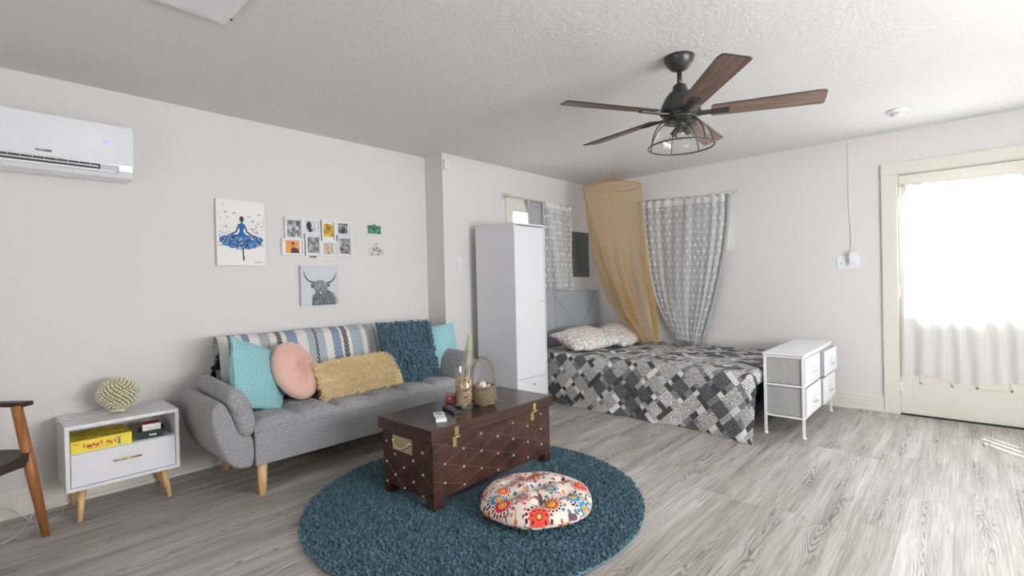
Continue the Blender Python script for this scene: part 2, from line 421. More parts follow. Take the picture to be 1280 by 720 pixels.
kb = MB().tube([(.345, y0, .98), (.345, y0-.045, .98)], .01, 10); kb.ball((.345, y0-.055, .98), .027, (1, .7, 1)); obj('door_knob', kb, M_chrome, d)
struct('trim_2', MB().bb(-.42, .40, YB-.02, YB+.13, 0, .011), M_dark, 'dark metal threshold strip under the door', cat='threshold')
# white voile curtain on the door with its rod
vc = thing('door_curtain', 'bright white voile curtain hung over the door glass', 'curtain', (-.01, YB-.03, .35))
def voile(u, v):
    z = .335+.04*N3(u*3, 1)*.5 + v*(1.965-.335) - .03*(u)*v*0
    z += (-.02*u if v > .98 else -.005*u)
    w0, w1 = -.405+(.05)*v, .405-.10*v
    x = w0+(w1-w0)*u
    y = YB-.034-.012*math.sin(u*44+2*N3(u*4, v*1.5, 3))*(1-.55*v)-.01*N3(u*6, v*2, 9)
    return (x, y, z+.012*math.sin(u*9)*(1-v))
obj('voile', MB().grid(voile, 150, 30), M_doorc, vc, recalc=False)
obj('sash_rod', MB().tube([(-.37, YB-.03, 1.962), (.32, YB-.03, 1.948)], .005, 8).bb(-.372, -.362, YB-.036, YB-.006, 1.952, 1.972).bb(.312, .322, YB-.036, YB-.006, 1.938, 1.958), M_whitem, vc)

# windows
def window_x(name, lab, x, ya, yb, za, zb, c=.095):
    w = sthing(name, lab, 'window', (x, (ya+yb)/2, za)); f = MB()
    f.bb(x, x+.018, ya-c, ya+.006, za-c, zb+c, .002).bb(x, x+.018, yb-.006, yb+c, za-c, zb+c, .002)
    f.bb(x, x+.018, ya, yb, zb-.006, zb+c, .002).bb(x, x+.018, ya, yb, za-c, za+.006, .002)
    obj('window_frame', f, M_trim, w)
    g = MB().bb(x-.10, x-.06, ya, ya+.035, za, zb).bb(x-.10, x-.06, yb-.035, yb, za, zb).bb(x-.10, x-.06, ya, yb, za, za+.035).bb(x-.10, x-.06, ya, yb, zb-.035, zb).bb(x-.10, x-.06, ya, yb, (za+zb)/2-.015, (za+zb)/2+.015)
    obj('sash', g, M_whitem, w)
    obj('glass', MB().bb(x-.083, x-.079, ya, yb, za, zb), M_wglass, w)
def window_y(name, lab, y, xa, xb, za, zb, c=.085, s=1):
    w = sthing(name, lab, 'window', ((xa+xb)/2, y, za)); f = MB(); q = (y-.018*s, y) if s > 0 else (y, y+.018)
    f.bb(xa-c, xa+.006, *q, za-c*.8, zb+c, .002).bb(xb-.006, xb+c, *q, za-c*.8, zb+c, .002)
    f.bb(xa, xb, *q, zb-.006, zb+c, .002).bb(xa, xb, *q, za-c*.8, za+.006, .002)
    obj('window_frame', f, M_trim, w)
    g = MB(); r = (y+.06*s, y+.10*s); r = (min(r), max(r))
    g.bb(xa, xa+.03, *r, za, zb).bb(xb-.03, xb, *r, za, zb).bb(xa, xb, *r, za, za+.03).bb(xa, xb, *r, zb-.03, zb).bb((xa+xb)/2-.012, (xa+xb)/2+.012, *r, za, zb)
    obj('sash', g, M_whitem, w)
    obj('glass', MB().bb(xa, xb, y+.078*s, y+.082*s, za, zb) if s > 0 else MB().bb(xa, xb, y-.082, y-.078, za, zb), M_wglass, w)
window_x('window_1', 'small cream-framed window above the tall wardrobe', XA, 3.93, 4.75, 1.22, 1.985)
window_y('window_2', 'small window half hidden behind the gathered lace curtain', YB, -2.70, -1.87, 1.56, 1.985)
w3 = sthing('added_window_3', 'wide unseen window added beyond the right edge for daylight', 'window', (XR, 2.2, .75))  # added opening out of view, lets daylight and sun in from the right
g = MB()
for yy in (1.0, 2.17, 3.34): g.bb(XR+.06, XR+.10, yy, yy+.06, .75, 1.75)
g.bb(XR+.06, XR+.10, 1.0, 3.4, .75, .81).bb(XR+.06, XR+.10, 1.0, 3.4, 1.69, 1.75); obj('sash', g, M_whitem, w3)
obj('glass', MB().bb(XR+.078, XR+.082, 1.0, 3.4, .75, 1.75), M_wglass, w3)
w5 = sthing('added_window_5', 'narrow barred transom beyond the right edge of the view', 'window', (XR, 2.38, 1.93))  # invented opening, sized to throw sun streaks by the door
g = MB()
for k in range(4): g.bb(XR+.10, XR+.106, 2.19+.11*k, 2.19+.11*k+.06, 1.93, 2.28)  # bars added to split the sun into streaks on the floor
obj('streak_bars', g, M_whitem, w5); obj('glass', MB().bb(XR+.118, XR+.122, 2.15, 2.62, 1.93, 2.28), M_wglass, w5)
window_y('added_window_4', 'wide unseen window added behind the viewer for daylight', YR, -1.7, .5, .9, 1.4, s=-1)  # added out of view, only to bring daylight in from behind

# ------------------------------------------------------------------ rug and chest
RC = Vector((-2.06, 1.912)); RR = .924
rug = MB(); rug.lathe([(0, .002), (RR-.012, .002), (RR, .008), (RR-.01, .015), (RR*.66, .016), (RR*.33, .016), (0, .016)], (RC.x, RC.y, 0), 96)
rnd = random.Random(3)
for i in range(42000):
    a = rnd.random()*2*PI; r = RR*math.sqrt(rnd.random())
    x, y = RC.x+r*math.cos(a), RC.y+r*math.sin(a)
    if -2.53 < x < -2.08 and 1.62 < y < 2.58: continue
    b = rnd.random()*PI; w = .0042+rnd.random()*.003; dx, dy = math.cos(b)*w, math.sin(b)*w
    lx, ly = rnd.uniform(-.009, .009), rnd.uniform(-.009, .009); zt = .0245+rnd.random()*.007
    rug.poly([(x-dx, y-dy, .014), (x+dx, y+dy, .014), (x+lx+dx*.5, y+ly+dy*.5, zt), (x+lx-dx*.5, y+ly-dy*.5, zt-.003)])
tag(obj('round_rug', rug, M_rug, origin=(RC.x, RC.y, 0), recalc=False), 'round teal shag rug under the dark wooden chest', 'rug')

CZ = .017
ch = thing('storage_chest', 'dark brown wooden trunk with brass studs used as a coffee table', 'chest', (-2.28, 2.09, CZ))
bx0, bx1, by0, by1 = -2.515, -2.055, 1.607, 2.590
b = MB(); b.bb(bx0, bx1, by0, by1, .075, .402, .004); obj('body', b, M_trunk, ch)
lid = MB().bb(bx0-.02, bx1+.019, by0-.02, by1+.019, .388, .455, .006)
obj('lid', lid, M_lid, ch)
for fx in (bx0, bx1-.06):
    for fy in (by0, by1-.06):
        pts = [(fx, fy), (fx+.06, fy), (fx+.06, fy+.06), (fx, fy+.06)]
        obj('foot', MB().bb(fx, fx+.06, fy, fy+.06, CZ, .0755, .003), M_trunk, ch)
# inlaid diamond grooves on the two faces in view
g = MB()
def clipseg(p, q, a0, a1, z0, z1):
    (u0, v0), (u1, v1) = p, q; t0, t1 = 0, 1
    for pp, dd, lo, hi in ((u0, u1-u0, a0, a1), (v0, v1-v0, z0, z1)):
        if abs(dd) < 1e-9: continue
        a, b_ = (lo-pp)/dd, (hi-pp)/dd
        if a > b_: a, b_ = b_, a
        t0, t1 = max(t0, a), min(t1, b_)
    if t1 <= t0: return None
    return (u0+(u1-u0)*t0, v0+(v1-v0)*t0), (u0+(u1-u0)*t1, v0+(v1-v0)*t1)
def groove(pl, p, q, lim):
    s_ = clipseg(p, q, *lim)
    if not s_: return
    f = (lambda a, z: (bx1+.0004, a, z)) if pl == 'x' else (lambda a, z: (a, by0-.0004, z))
    g.tube([f(*s_[0]), f(*s_[1])], .0011, 4, False, False)
sl_, st_ = -.345, .385
for k in range(-8, 14):
    z0 = .354 - .1*k/1.0
    groove('x', (1.684-2, z0-sl_*2+0), (1.684+2, z0+sl_*2), (by0, by1, .08, .388))
    groove('x', (1.684-2, z0-st_*2), (1.684+2, z0+st_*2), (by0, by1, .08, .388))
for k in range(-8, 10):
    z0 = .315-.118*k; m = .059/.0845
    groove('y', (-2.14-1, z0-m), (-2.14+1, z0+m), (bx0, bx1, .08, .388)); groove('y', (-2.14-1, z0+m), (-2.14+1, z0-m), (bx0, bx1, .08, .388))
obj('diamond_inlay', g, M_groove, ch)
stud0 = None
def stud(p, ax):
    global stud0
    if stud0 is None:
        stud0 = obj('stud', MB().ball((0, 0, 0), .0068, (1, 1, 1), 2), M_stud, ch, local=True); s_ = stud0
    else: s_ = stud0.copy(); COL.objects.link(s_); s_.parent = ch
    s_.location = Vector(p)-world_origin(ch)
for i in range(7):
    y = 1.684+.1355*i
    for z in ((.354, .255, .155, .056) if i % 2 == 0 else (.305, .204, .105)):
        z2 = z-.003
        if z2 > .35 and i in (0,): continue
        if .08 < z2: stud((bx1+.001, y, z2), 'x')
for i in range(5):
    x = -2.14-.0845*i
    for z in ((.315, .197, .0795+.004) if i % 2 == 0 else (.256, .139)):
        if abs(x+2.309) < .02 and z > .3: continue
        stud((x, by0-.001, z), 'y')
pl = MB().bb(-2.412, -2.232, by0-.004, by0, .283, .365, .001)
hp = obj('handle_plate', pl, M_stud, ch)
hp['label'] = 'aged brass handle plate'
hd = MB(); hd.tube([(-2.395+.145*t, by0-.012-.016*math.sin(PI*t), .340-.034*math.sin(PI*t)**.7) for t in [i/12 for i in range(13)]], .006, 8)
hd.ball((-2.395, by0-.008, .34), .011).ball((-2.25, by0-.008, .34), .011)
obj('handle', hd, M_stud, hp)
for hy in (1.757, 2.412):
    h = MB().bb(bx1+.019, bx1+.0225, hy-.013, hy+.013, .395, .440, .001).bb(bx1, bx1+.0035, hy-.013, hy+.013, .328, .383, .001)
    h.tube([(bx1+.024, hy-.018, .390), (bx1+.028, hy, .387), (bx1+.024, hy+.022, .392)], .005, 8)
    obj('hasp', h, M_brass, ch)

TZ = .455
# items on the chest
M_redwax = plain('red_wax', srgb(150, 60, 62), .35)
cd = thing('jar_candle', 'dark red candle in a small clear glass jar on the chest', 'candle', (-2.40, 2.035, TZ))
obj('wax', MB().lathe([(0, .004), (.039, .004), (.040, .01), (.040, .058), (.036, .06), (0, .057)], (-2.40, 2.035, TZ), 24), M_redwax, cd)
obj('glass_jar', MB().lathe([(0, .001), (.042, .001), (.044, .006), (.044, .082), (.042, .083), (.0415, .061)], (-2.40, 2.035, TZ), 28), M_glass, cd)
va = thing('glass_vase', 'tall clear cylinder vase filled with raffia holding a pale plume', 'vase', (-2.272, 2.03, TZ))
obj('glass_cylinder', MB().lathe([(0, .001), (.053, .001), (.0555, .005), (.0555, .252), (.0535, .253), (.053, .25), (.053, .014), (0, .012)], (-2.272, 2.03, TZ), 36), M_glass, va)
M_raffia = plain('straw_raffia', srgb(214, 184, 148), .7, var=.15)
rf = MB(); rnd = random.Random(5)
for i in range(120):
    c0 = Vector((-2.272, 2.03, TZ+rnd.uniform(.02, .15))); a = rnd.random()*6.28; R_ = rnd.uniform(.028, .050); tl = rnd.uniform(-.04, .04); sp = rnd.uniform(1.5, 4)
    rf.tube([c0+Vector((R_*math.cos(a+sp*t), R_*math.sin(a+sp*t), tl*math.sin(3*t)+.02*t)) for t in [k/8 for k in range(9)]], .0022, 4, False)
for i in range(7):
    a = rnd.random()*6.28; rf.tube([(-2.272+.05*math.cos(a), 2.03+.05*math.sin(a), TZ+.12), (-2.272+.02*math.cos(a+1), 2.03+.02*math.sin(a+1), TZ+.18), (-2.272+.055*math.cos(a+2), 2.03+.055*math.sin(a+2), TZ+rnd.uniform(.18, .22))], .002, 4, False)
obj('raffia', rf, M_raffia, va)
M_stem = plain('green_stem', srgb(122, 138, 84), .6); M_plume = plain('cream_plume', srgb(232, 230, 208), .8)
sm = MB(); b0 = Vector((-2.262, 2.03, TZ+.06))
for dx, top in ((0, .30), (.012, .24), (-.01, .25)):
    sm.tube([b0, b0+Vector((.012+dx, 0, top*.6)), b0+Vector((.028+dx, 0, top))], .003, 5)
obj('stem', sm, M_stem, va)
pm = MB(); rnd = random.Random(8)
for i in range(900):
    t = rnd.random(); c0 = b0+Vector((.018+.03*t, 0, .17+.20*t)); a = rnd.random()*6.28; w = .026*math.sin(PI*min(1, t*.85+.15))**.6
    tip = c0+Vector((w*math.cos(a)+.006, w*math.sin(a), .035)); s_ = Vector((-math.sin(a), math.cos(a), 0))*.0014
    pm.poly([c0-s_, c0+s_, tip+s_*.4, tip-s_*.4])
obj('plume', pm, M_plume, va, recalc=False)
# wicker basket with shells
M_wick = plain('wicker', srgb(134, 120, 98), .7, var=.4, nscale=120)
bk = thing('wicker_basket', 'small round wicker basket with tall hoop handle full of shells', 'basket', (-2.235, 2.175, TZ))
bc = Vector((-2.238, 2.160, TZ)); wv = MB()
def brad(z): t = z/.115; return .046+.034*math.sin(PI*min(1, t*.85+.08))**.8
for k in range(13):
    z = .006+k*.0088; r = brad(z)
    for ph in (0, 1):
        wv.tube([bc+Vector(((r+.005*math.sin(8*a+k*PI+ph*PI))*math.cos(a), (r+.005*math.sin(8*a+k*PI+ph*PI))*math.sin(a), z+.004*math.cos(5*a+ph*2+k))) for a in [2*PI*i/48 for i in range(49)]], .0021, 5, False)
for i in range(16):
    a = 2*PI*i/16; wv.tube([bc+Vector((brad(z)*math.cos(a), brad(z)*math.sin(a), z)) for z in (.004, .03, .06, .09, .112)], .003, 5, False)
wv.lathe([(0, .003), (.048, .003), (.048, .008), (0, .008)], bc, 20)
wv.tube([bc+Vector((.070*math.cos(a), .070*math.sin(a), .115)) for a in [2*PI*i/32 for i in range(33)]], .0045, 6, False)
obj('bowl', wv, M_wick, bk)
hn = MB()
for dd in (-.006, .006):
    hn.tube([bc+Vector((.072*math.cos(a)*.80, .072*math.cos(a)*.60+dd, .10+.195*math.sin(a)**.8)) for a in [PI*i/20 for i in range(21)]], .0038, 6)
obj('hoop_handle', hn, M_wick, bk)
M_shell = plain('shell', srgb(236, 228, 218), .4, var=.08); M_shelld = plain('mottled_shell', srgb(112, 104, 92), .5, var=.4, nscale=80)
rnd = random.Random(2); sh0 = {}
for i in range(16):
    dark = i % 4 == 0; a = rnd.random()*6.28; r = rnd.uniform(0, .045)
    if dark not in sh0:
        m = MB().lathe([(0, -.014), (.014, -.008), (.021, .002), (.014, .012), (.006, .02), (0, .026)], (0, 0, 0), 10, 1, .75)
        s_ = obj('seashell', m, M_shelld if dark else M_shell, origin=(0, 0, 0), local=True); sh0[dark] = s_
    else: s_ = sh0[dark].copy(); COL.objects.link(s_)
    s_.location = bc+Vector((r*math.cos(a), r*math.sin(a), .105+.02*(1-r/.045)+rnd.uniform(-.004, .004))); s_.rotation_euler = (rnd.random()*3, rnd.random()*3, rnd.random()*6)
    s_['label'] = 'mottled grey-brown shell heaped in the wicker basket' if dark else 'cream white shell heaped in the wicker basket'; s_['category'] = 'seashell'
    s_['group'] = 'mottled shells in the basket' if dark else 'white shells in the basket'
obj('straw_filling', MB().lathe([(0, .010), (.045, .010), (.068, .05), (.066, .088), (.03, .096), (0, .097)], bc, 20), M_raffia, bk)
# remotes
def remote(name, label, c, L, Wd, ang, tilt, mat, body_t, screen=None, btn=None, nb=(2, 5), bmat=None, zoff=0):
    t = thing(name, label, 'remote control', (c[0], c[1], TZ+zoff)); R_ = Matrix.Rotation(ang, 3, 'Z') @ Matrix.Rotation(tilt, 3, 'X'); C0 = Vector((c[0], c[1], TZ+zoff+body_t/2+.0005+abs(math.sin(tilt))*L/2))
    m = MB(); m.box(C0, (Wd, L, body_t), R_, .004, 3); obj('body', m, mat, t)
    if screen:
        m = MB(); m.box(C0+R_ @ Vector((0, L*.22, body_t/2)), (Wd*.7, L*.28, .001), R_); obj('display', m, plain('lcd', srgb(150, 156, 150), .2), t)
    for i in range(nb[1]):
        for j in range(nb[0]):
            m = MB(); m.box(C0+R_ @ Vector(((j-(nb[0]-1)/2)*Wd*.3, (-L*.36 if screen else -L*.4)+i*L*(.09 if screen else .16), body_t/2)), (Wd*.2, L*.05 if screen else L*.07, .003), R_, .001); obj('button', m, bmat or M_whitem, t)
    return t
remote('air_conditioner_remote', 'small white remote control with a grey display', (-2.185, 1.765), .15, .06, 1.0, 0, M_whiteg, .02, True, None, (2, 3), plain('grey_button', srgb(190, 192, 196), .5))
M_btn = plain('charcoal_button', srgb(62, 62, 74), .5); 
r1 = remote('television_remote', 'black remote with a purple button lying nearest the white remote', (-2.262, 1.917), .18, .046, 1.27, 0, M_black, .018, None, None, (2, 5), M_btn)
m = MB(); m.box(Vector((-2.30, 1.929, TZ+.0195)), (.016, .02, .003), (0, 0, 1.27), .001); obj('button', m, plain('purple_button', srgb(90, 70, 170), .4), r1)['label'] = 'purple button'
remote('media_remote', 'black remote lying behind the other one in front of the vase', (-2.315, 1.968), .125, .036, 1.73, 0, M_black, .016, None, None, (2, 5), M_btn)
gl = MB().ball((-2.218, 2.262, TZ+.008), .009, (1, 1, .8), 1).ball((-2.205, 2.275, TZ+.005), .006, (1, 1, .8), 1)
tag(obj('glass_pebble', gl, M_glass, origin=(-2.218, 2.262, TZ)), 'tiny clear glass bead lying on the chest right of the basket', 'bead')

# ------------------------------------------------------------------ floor cushion
def m_suzani():
    t = NT('suzani_print'); v = t.coord('UV'); v3 = t.mapp(v, (1, 1, 0))
    vo = t.n('ShaderNodeTexVoronoi', {'Vector': v3, 'Scale': 4.3, 'Randomness': .75}, voronoi_dimensions='2D')
    dist = vo.outputs['Distance']; rc = t.n('ShaderNodeSeparateColor', {0: vo.outputs['Color']})
    pos = vo.outputs['Position']
    dv = t.n('ShaderNodeVectorMath', {0: v3, 1: pos}, operation='SUBTRACT').outputs[0]
    vs = t.n('ShaderNodeVectorMath', {0: v3, 'Scale': 4.3}, operation='SCALE').outputs[0]
    sp = t.n('ShaderNodeSeparateXYZ', {0: dv})
    ang = t.math('ARCTAN2', sp.outputs[1], sp.outputs[0])
    size = t.math('ADD', .62, t.math('MULTIPLY', rc.outputs[1], .55))
    d0 = t.math('DIVIDE', dist, size)
    pet = t.math('MULTIPLY', t.math('SINE', t.math('MULTIPLY', ang, 14)), .022)
    dd = t.math('ADD', d0, pet)
    pal = t.ramp(rc.outputs[0], [(0, srgb(214, 44, 72)), (.24, srgb(40, 158, 206)), (.42, srgb(230, 84, 56)), (.66, srgb(242, 184, 60)), (.74, srgb(206, 44, 90)), (.9, srgb(40, 150, 200))], 'CONSTANT')
    pal2 = t.ramp(rc.outputs[2], [(0, srgb(250, 206, 60)), (.35, srgb(236, 72, 60)), (.6, srgb(70, 170, 200)), (.8, srgb(250, 160, 50))], 'CONSTANT')
    cream = srgb(232, 216, 204); dark = srgb(70, 30, 44)
    # small sprigs between the blooms
    v2 = t.n('ShaderNodeTexVoronoi', {'Vector': v3, 'Scale': 19., 'Randomness': 1.}, voronoi_dimensions='2D'); s2 = t.n('ShaderNodeSeparateColor', {0: v2.outputs['Color']})
    sm = t.ramp(s2.outputs[0], [(0, srgb(206, 60, 84)), (.3, srgb(76, 120, 150)), (.5, dark), (.7, srgb(226, 140, 60)), (.85, srgb(90, 130, 130))], 'CONSTANT')
    small = t.math('MULTIPLY', t.math('LESS_THAN', v2.outputs['Distance'], .30), t.math('GREATER_THAN', s2.outputs[1], .35))
    c = t.mix(small, cream, sm)
    ln = t.math('LESS_THAN', t.math('ABSOLUTE', t.math('SUBTRACT', t.noise(v3, 5, 1), .5)), .012)
    c = t.mix(ln, c, srgb(110, 80, 84))
    c = t.mix(t.math('LESS_THAN', dd, .46), c, cream)
    ringd = t.math('MULTIPLY', t.math('GREATER_THAN', t.math('SINE', t.math('MULTIPLY', ang, 16)), -.25), t.math('MULTIPLY', t.math('GREATER_THAN', d0, .345), t.math('LESS_THAN', d0, .43)))
    c = t.mix(ringd, c, dark)
    c = t.mix(t.math('LESS_THAN', dd, .315), c, pal)
    dots = t.math('MULTIPLY', t.math('GREATER_THAN', t.math('SINE', t.math('MULTIPLY', ang, 9)), .5), t.math('MULTIPLY', t.math('GREATER_THAN', d0, .19), t.math('LESS_THAN', d0, .25)))
    c = t.mix(dots, c, dark)
    c = t.mix(t.math('LESS_THAN', dd, .17), c, pal2)
    c = t.mix(t.math('LESS_THAN', dd, .09), c, dark)
    c = t.mix(t.math('LESS_THAN', dd, .055), c, srgb(245, 220, 120))
    return t.done(t.pr(c, .85, 0, t.bump(t.noise(v, 300, 2), .2, .001)))
fc = MB(); FC = Vector((-1.672, 1.978, 0)); FR = .295; fz = .026
tufts = [(0, 0)]+[(.56*math.cos(a), .56*math.sin(a)) for a in [i*2*PI/6+.3 for i in range(6)]]
def fcush(u, v):
    a = 2*PI*u; top = v < .5; r = (v*2 if top else (1-v)*2)
    rr = math.sin(r*PI/2)
    x, y = rr*math.cos(a), rr*math.sin(a)
    h = max(0, 1-rr**3.2)**.5
    edge = 1+.018*math.sin(6*a+1)
    if top:
        dp = 0
        for tx, ty in tufts:
            q = math.hypot(x-tx, y-ty); dp += math.exp(-(q/.09)**2)*.42+math.exp(-(q/.22)**2)*.20
        # radial seams from centre to tufts
        q = math.cos(3*(a-.3)); seam = (1-min(1, abs(math.sin(3*(a-.3)))*3.5))*.14*math.sin(PI*min(1, rr/.9))
        z = fz+.042+.088*h*(1-min(.75, dp)-seam*.7)
    else: z = fz+.042-.040*h
    return (FC.x+x*FR*edge, FC.y+y*FR*edge, z+.004*N3(x, y, 2, 3))
fc.grid(fcush, 96, 56, lambda u, v: (.5+.5*(math.sin(min(v, 1-v)*PI))*math.cos(2*PI*u)*(1.0 if v < .5 else 1.25), .5+.5*math.sin(min(v, 1-v)*PI)*math.sin(2*PI*u)*(1.0 if v < .5 else 1.25)), closeu=True)
tag(obj('floor_cushion', fc, m_suzani(), origin=(FC.x, FC.y, fz)), 'round tufted floor cushion with colourful folk flower print on cream', 'floor cushion')

# ------------------------------------------------------------------ sofa
so_ = thing('sofa', 'grey tweed futon sofa with rounded arms on beech legs', 'sofa', (-3.38, 1.90, 0))
SYC = 1.90
def my(y, s): return y if s < 0 else 2*SYC-y
sx0, sx1 = -3.62, -3.055
obj('base', MB().bb(sx0-.05, sx1+.01, 1.10, 2.70, .178, .375, .012, 3), M_sofa, so_)
outer = [(.948, .572), (.925, .578), (.895, .565), (.874, .53), (.876, .48), (.890, .40), (.910, .33), (.938, .262), (.965, .22), (1.0, .19), (1.04, .176), (1.10, .178), (1.10, .36), (1.045, .36), (1.01, .41), (.985, .49)]
padp = [(.955, .600), (.952, .570), (.972, .53), (.990, .47), (1.012, .395), (1.035, .362), (1.062, .348), (1.092, .362), (1.108, .40), (1.11, .45), (1.095, .52), (1.07, .585), (1.035, .632), (.995, .645), (.968, .63)]
def smooth_outline(p, it=2):
    for _ in range(it):
        q = []
        for i in range(len(p)):
            a, b_ = p[i], p[(i+1) % len(p)]
            q += [(a[0]*.75+b_[0]*.25, a[1]*.75+b_[1]*.25), (a[0]*.25+b_[0]*.75, a[1]*.25+b_[1]*.75)]
        p = q
    return p
def loft(mb, prof, x0, x1, rnd_=.03, n=5, back_lift=0, out=0, s=-1):
    """extrude an outline along x with domed ends; the back end rises and leans out a little"""
    cx = sum(p[0] for p in prof)/len(prof); cz = sum(p[1] for p in prof)/len(prof); secs = []
    for k in range(n+1):
        t = k/n*PI/2; secs.append((x1-rnd_*(1-math.cos(PI/2-t)) if 0 else x1-rnd_*(1-math.sin(PI/2-t*1.0)), 1-(1-math.cos(PI/2-t))*0))
    st = []
    for k in range(n+1):
        t = k/n*PI/2; st.append((x1-rnd_+rnd_*math.cos(t)*1, rnd_*(1-math.sin(t))))   # (x, inset) from front tip inward
    for k in range(1, 6): st.append((x1-rnd_+(x0+rnd_-(x1-rnd_))*k/6, 0))
    for k in range(n, -1, -1):
        t = k/n*PI/2; st.append((x0+rnd_-rnd_*math.cos(t), rnd_*(1-math.sin(t))))
    rings = []
    for x, ins in st:
        f = (x1-x)/(x1-x0); rg = []
        for (py, pz) in prof:
            dy, dz = py-cx, pz-cz; L = math.hypot(dy, dz); q = max(0, (L-ins*1.0)/L)
            yy = cx+dy*q-out*f; zz = cz+dz*q+back_lift*f*max(0, (pz-.2)/.4)
            rg.append(mb.bm.verts.new((x, my(yy, s), zz)))
        rings.append(rg)
    m = len(prof)
    for a, b_ in zip(rings, rings[1:]):
        for k in range(m):
            f = mb.bm.faces.new((a[k], a[(k+1) % m], b_[(k+1) % m], b_[k])); f.smooth = True
    for rg in (rings[0], rings[-1]):
        f = mb.bm.faces.new(rg); f.smooth = True
    return mb
for s in (-1, 1):
    a = obj('arm', loft(MB(), smooth_outline(outer), -3.70, -3.052, .028, 5, .02, 0, s), M_sofa, so_)
    obj('arm_pad', loft(MB(), smooth_outline(padp), -3.62, -3.035, .05, 6, .03, 0, s), M_sofa, a)
def seat(u, v):
    x = sx1+.012+(-3.60-sx1)*v; y = 1.095+(2.705-1.095)*u
    cu = abs(math.sin(PI*u*6)); cv = abs(math.sin(PI*(v*.98+.0)*2.6+.0))
    puff = (cu**.5)*(max(0, math.sin(PI*min(1, v*1.3+.12)))**.6 if v < .5 else 1)
    d_ = .052*math.exp(-((u*6) % 1)**2*60)+.052*math.exp(-(1-((u*6) % 1))**2*60)
    fr = .055*max(0, 1-v/.13)**2
    z = .448-.5*d_-fr+.01*N3(x, y, 0, 7)-.014*math.exp(-((v-.45)/.03)**2)
    return (x, y, z)
st = MB(); st.grid(seat, 120, 36)
st.grid(lambda u, v: (sx1+.012, 1.095+1.61*u, .372+.022*v-(0.026*math.exp(-((u*6) % 1)**2*60)+.026*math.exp(-(1-((u*6) % 1))**2*60))*v*0), 60, 2)
st.bb(-3.60, sx1+.008, 1.10, 2.70, .374, .39)
obj('seat', st, M_sofa, so_)
obj('seat_piping', MB().tube([(sx1+.013, 1.10+1.6*i/40, .380) for i in range(41)], .004, 6), M_sofa, so_)
bk_ = MB()
def backr(u, v):
    # closed section in x,z swept along y
    a = 2*PI*v; ca, sa = math.cos(a), math.sin(a)
    px = .055*math.copysign(abs(ca)**.55, ca); pz = .25*math.copysign(abs(sa)**.35, sa)
    e = min(u, 1-u); px *= min(1, .35+e*30); 
    tl = -.26
    return (-3.615+px*math.cos(tl)+pz*math.sin(tl)*.9, 1.075+1.735*u, .625+pz*math.cos(tl)+.0*px)
bk_.grid(backr, 50, 40)
bk_.bm.verts.ensure_lookup_table()
for i in (0, 50):
    f = bk_.bm.faces.new([bk_.bm.verts[i*41+j] for j in range(40)]) 
obj('backrest', bk_, M_sofa, so_)
for lx, ly in ((-3.085, 1.145), (-3.085, 2.655), (-3.66, 1.145), (-3.66, 2.655)):
    dx = .03 if lx > -3.3 else -.03
    obj('leg', MB().tube([(lx, ly, .19), (lx+dx*.8, ly-.01 if ly < 2 else ly+.01, 0)], [.031, .020], 16), M_oak, so_)

# throw over the sofa back
def m_throw():
    t = NT('striped_throw'); v = t.coord('UV'); s = t.n('ShaderNodeSeparateXYZ', {0: v}); u, w = s.outputs[0], s.outputs[1]
    cream = srgb(226, 222, 216); blk = srgb(52, 50, 60); blu = srgb(92, 124, 160); lb = srgb(150, 168, 184); gr = srgb(160, 164, 174)
    st = [(0, cream), (.035, blk), (.06, cream), (.085, blu), (.11, cream), (.15, gr), (.19, cream), (.215, blk), (.235, cream), (.255, blu), (.30, cream), (.34, lb), (.375, blk), (.385, lb), (.42, cream),
          (.455, blu), (.495, cream), (.505, blk), (.53, cream), (.545, lb), (.60, cream), (.625, gr)]
    stb = [(0, gr), (.03, cream), (.07, gr), (.10, cream), (.15, lb), (.25, cream), (.275, blk), (.31, cream), (.34, blu), (.41, cream), (.48, gr), (.50, blk), (.51, gr), (.53, cream), (.55, blk), (.56, gr), (.62, blk), (.63, cream), (.72, blu), (.80, cream), (.86, blk), (.9, cream)]
    uu = t.math('ADD', u, t.math('MULTIPLY', t.math('SUBTRACT', t.noise(v, 30, 2), .5), .003))
    A = t.ramp(t.math('MULTIPLY', uu, 1.0), st, 'CONSTANT'); B_ = t.ramp(t.math('DIVIDE', t.math('SUBTRACT', uu, .64), .36), stb, 'CONSTANT')
    c = t.mix(t.math('GREATER_THAN', uu, .64), A, B_)
    # woven zig-zag inside the coloured bands
    zz = t.math('GREATER_THAN', t.math('SINE', t.math('ADD', t.math('MULTIPLY', w, 190), t.math('MULTIPLY', t.math('SINE', t.math('MULTIPLY', u, 420)), 2.2))), .45)
    fine = t.math('MULTIPLY', zz, .55)
    c = t.mix(fine, c, cream)
    n = t.noise(t.mapp(v, (1, .2, 1)), 400, 2)
    c = t.mix(t.math('MULTIPLY', n, .12), c, srgb(120, 120, 125))
    return t.done(t.pr(c, .9, 0, t.bump(t.math('ADD', zz, n), .3, .002)))
def throw(u, v):
    y = 1.085+1.72*u; t = v
    # path: behind the back (v<.25), over the top, down the front to the seat
    pts = [(-3.755, .70), (-3.752, .80), (-3.738, .865), (-3.705, .893), (-3.665, .892), (-3.618, .866), (-3.578, .80), (-3.548, .70), (-3.518, .60), (-3.498, .52), (-3.485, .465)]
    f = v*(len(pts)-1); i = min(int(f), len(pts)-2); q = f-i
    x = pts[i][0]*(1-q)+pts[i+1][0]*q; z = pts[i][1]*(1-q)+pts[i+1][1]*q
    hem = .10*max(0, .1-u)/.1*0
    w_ = .010*N3(y*2.2, v*1.5, 4, 1.6)
    return (x+.006+w_*.8, y+.008*math.sin(v*6), z+w_*.6+.004)
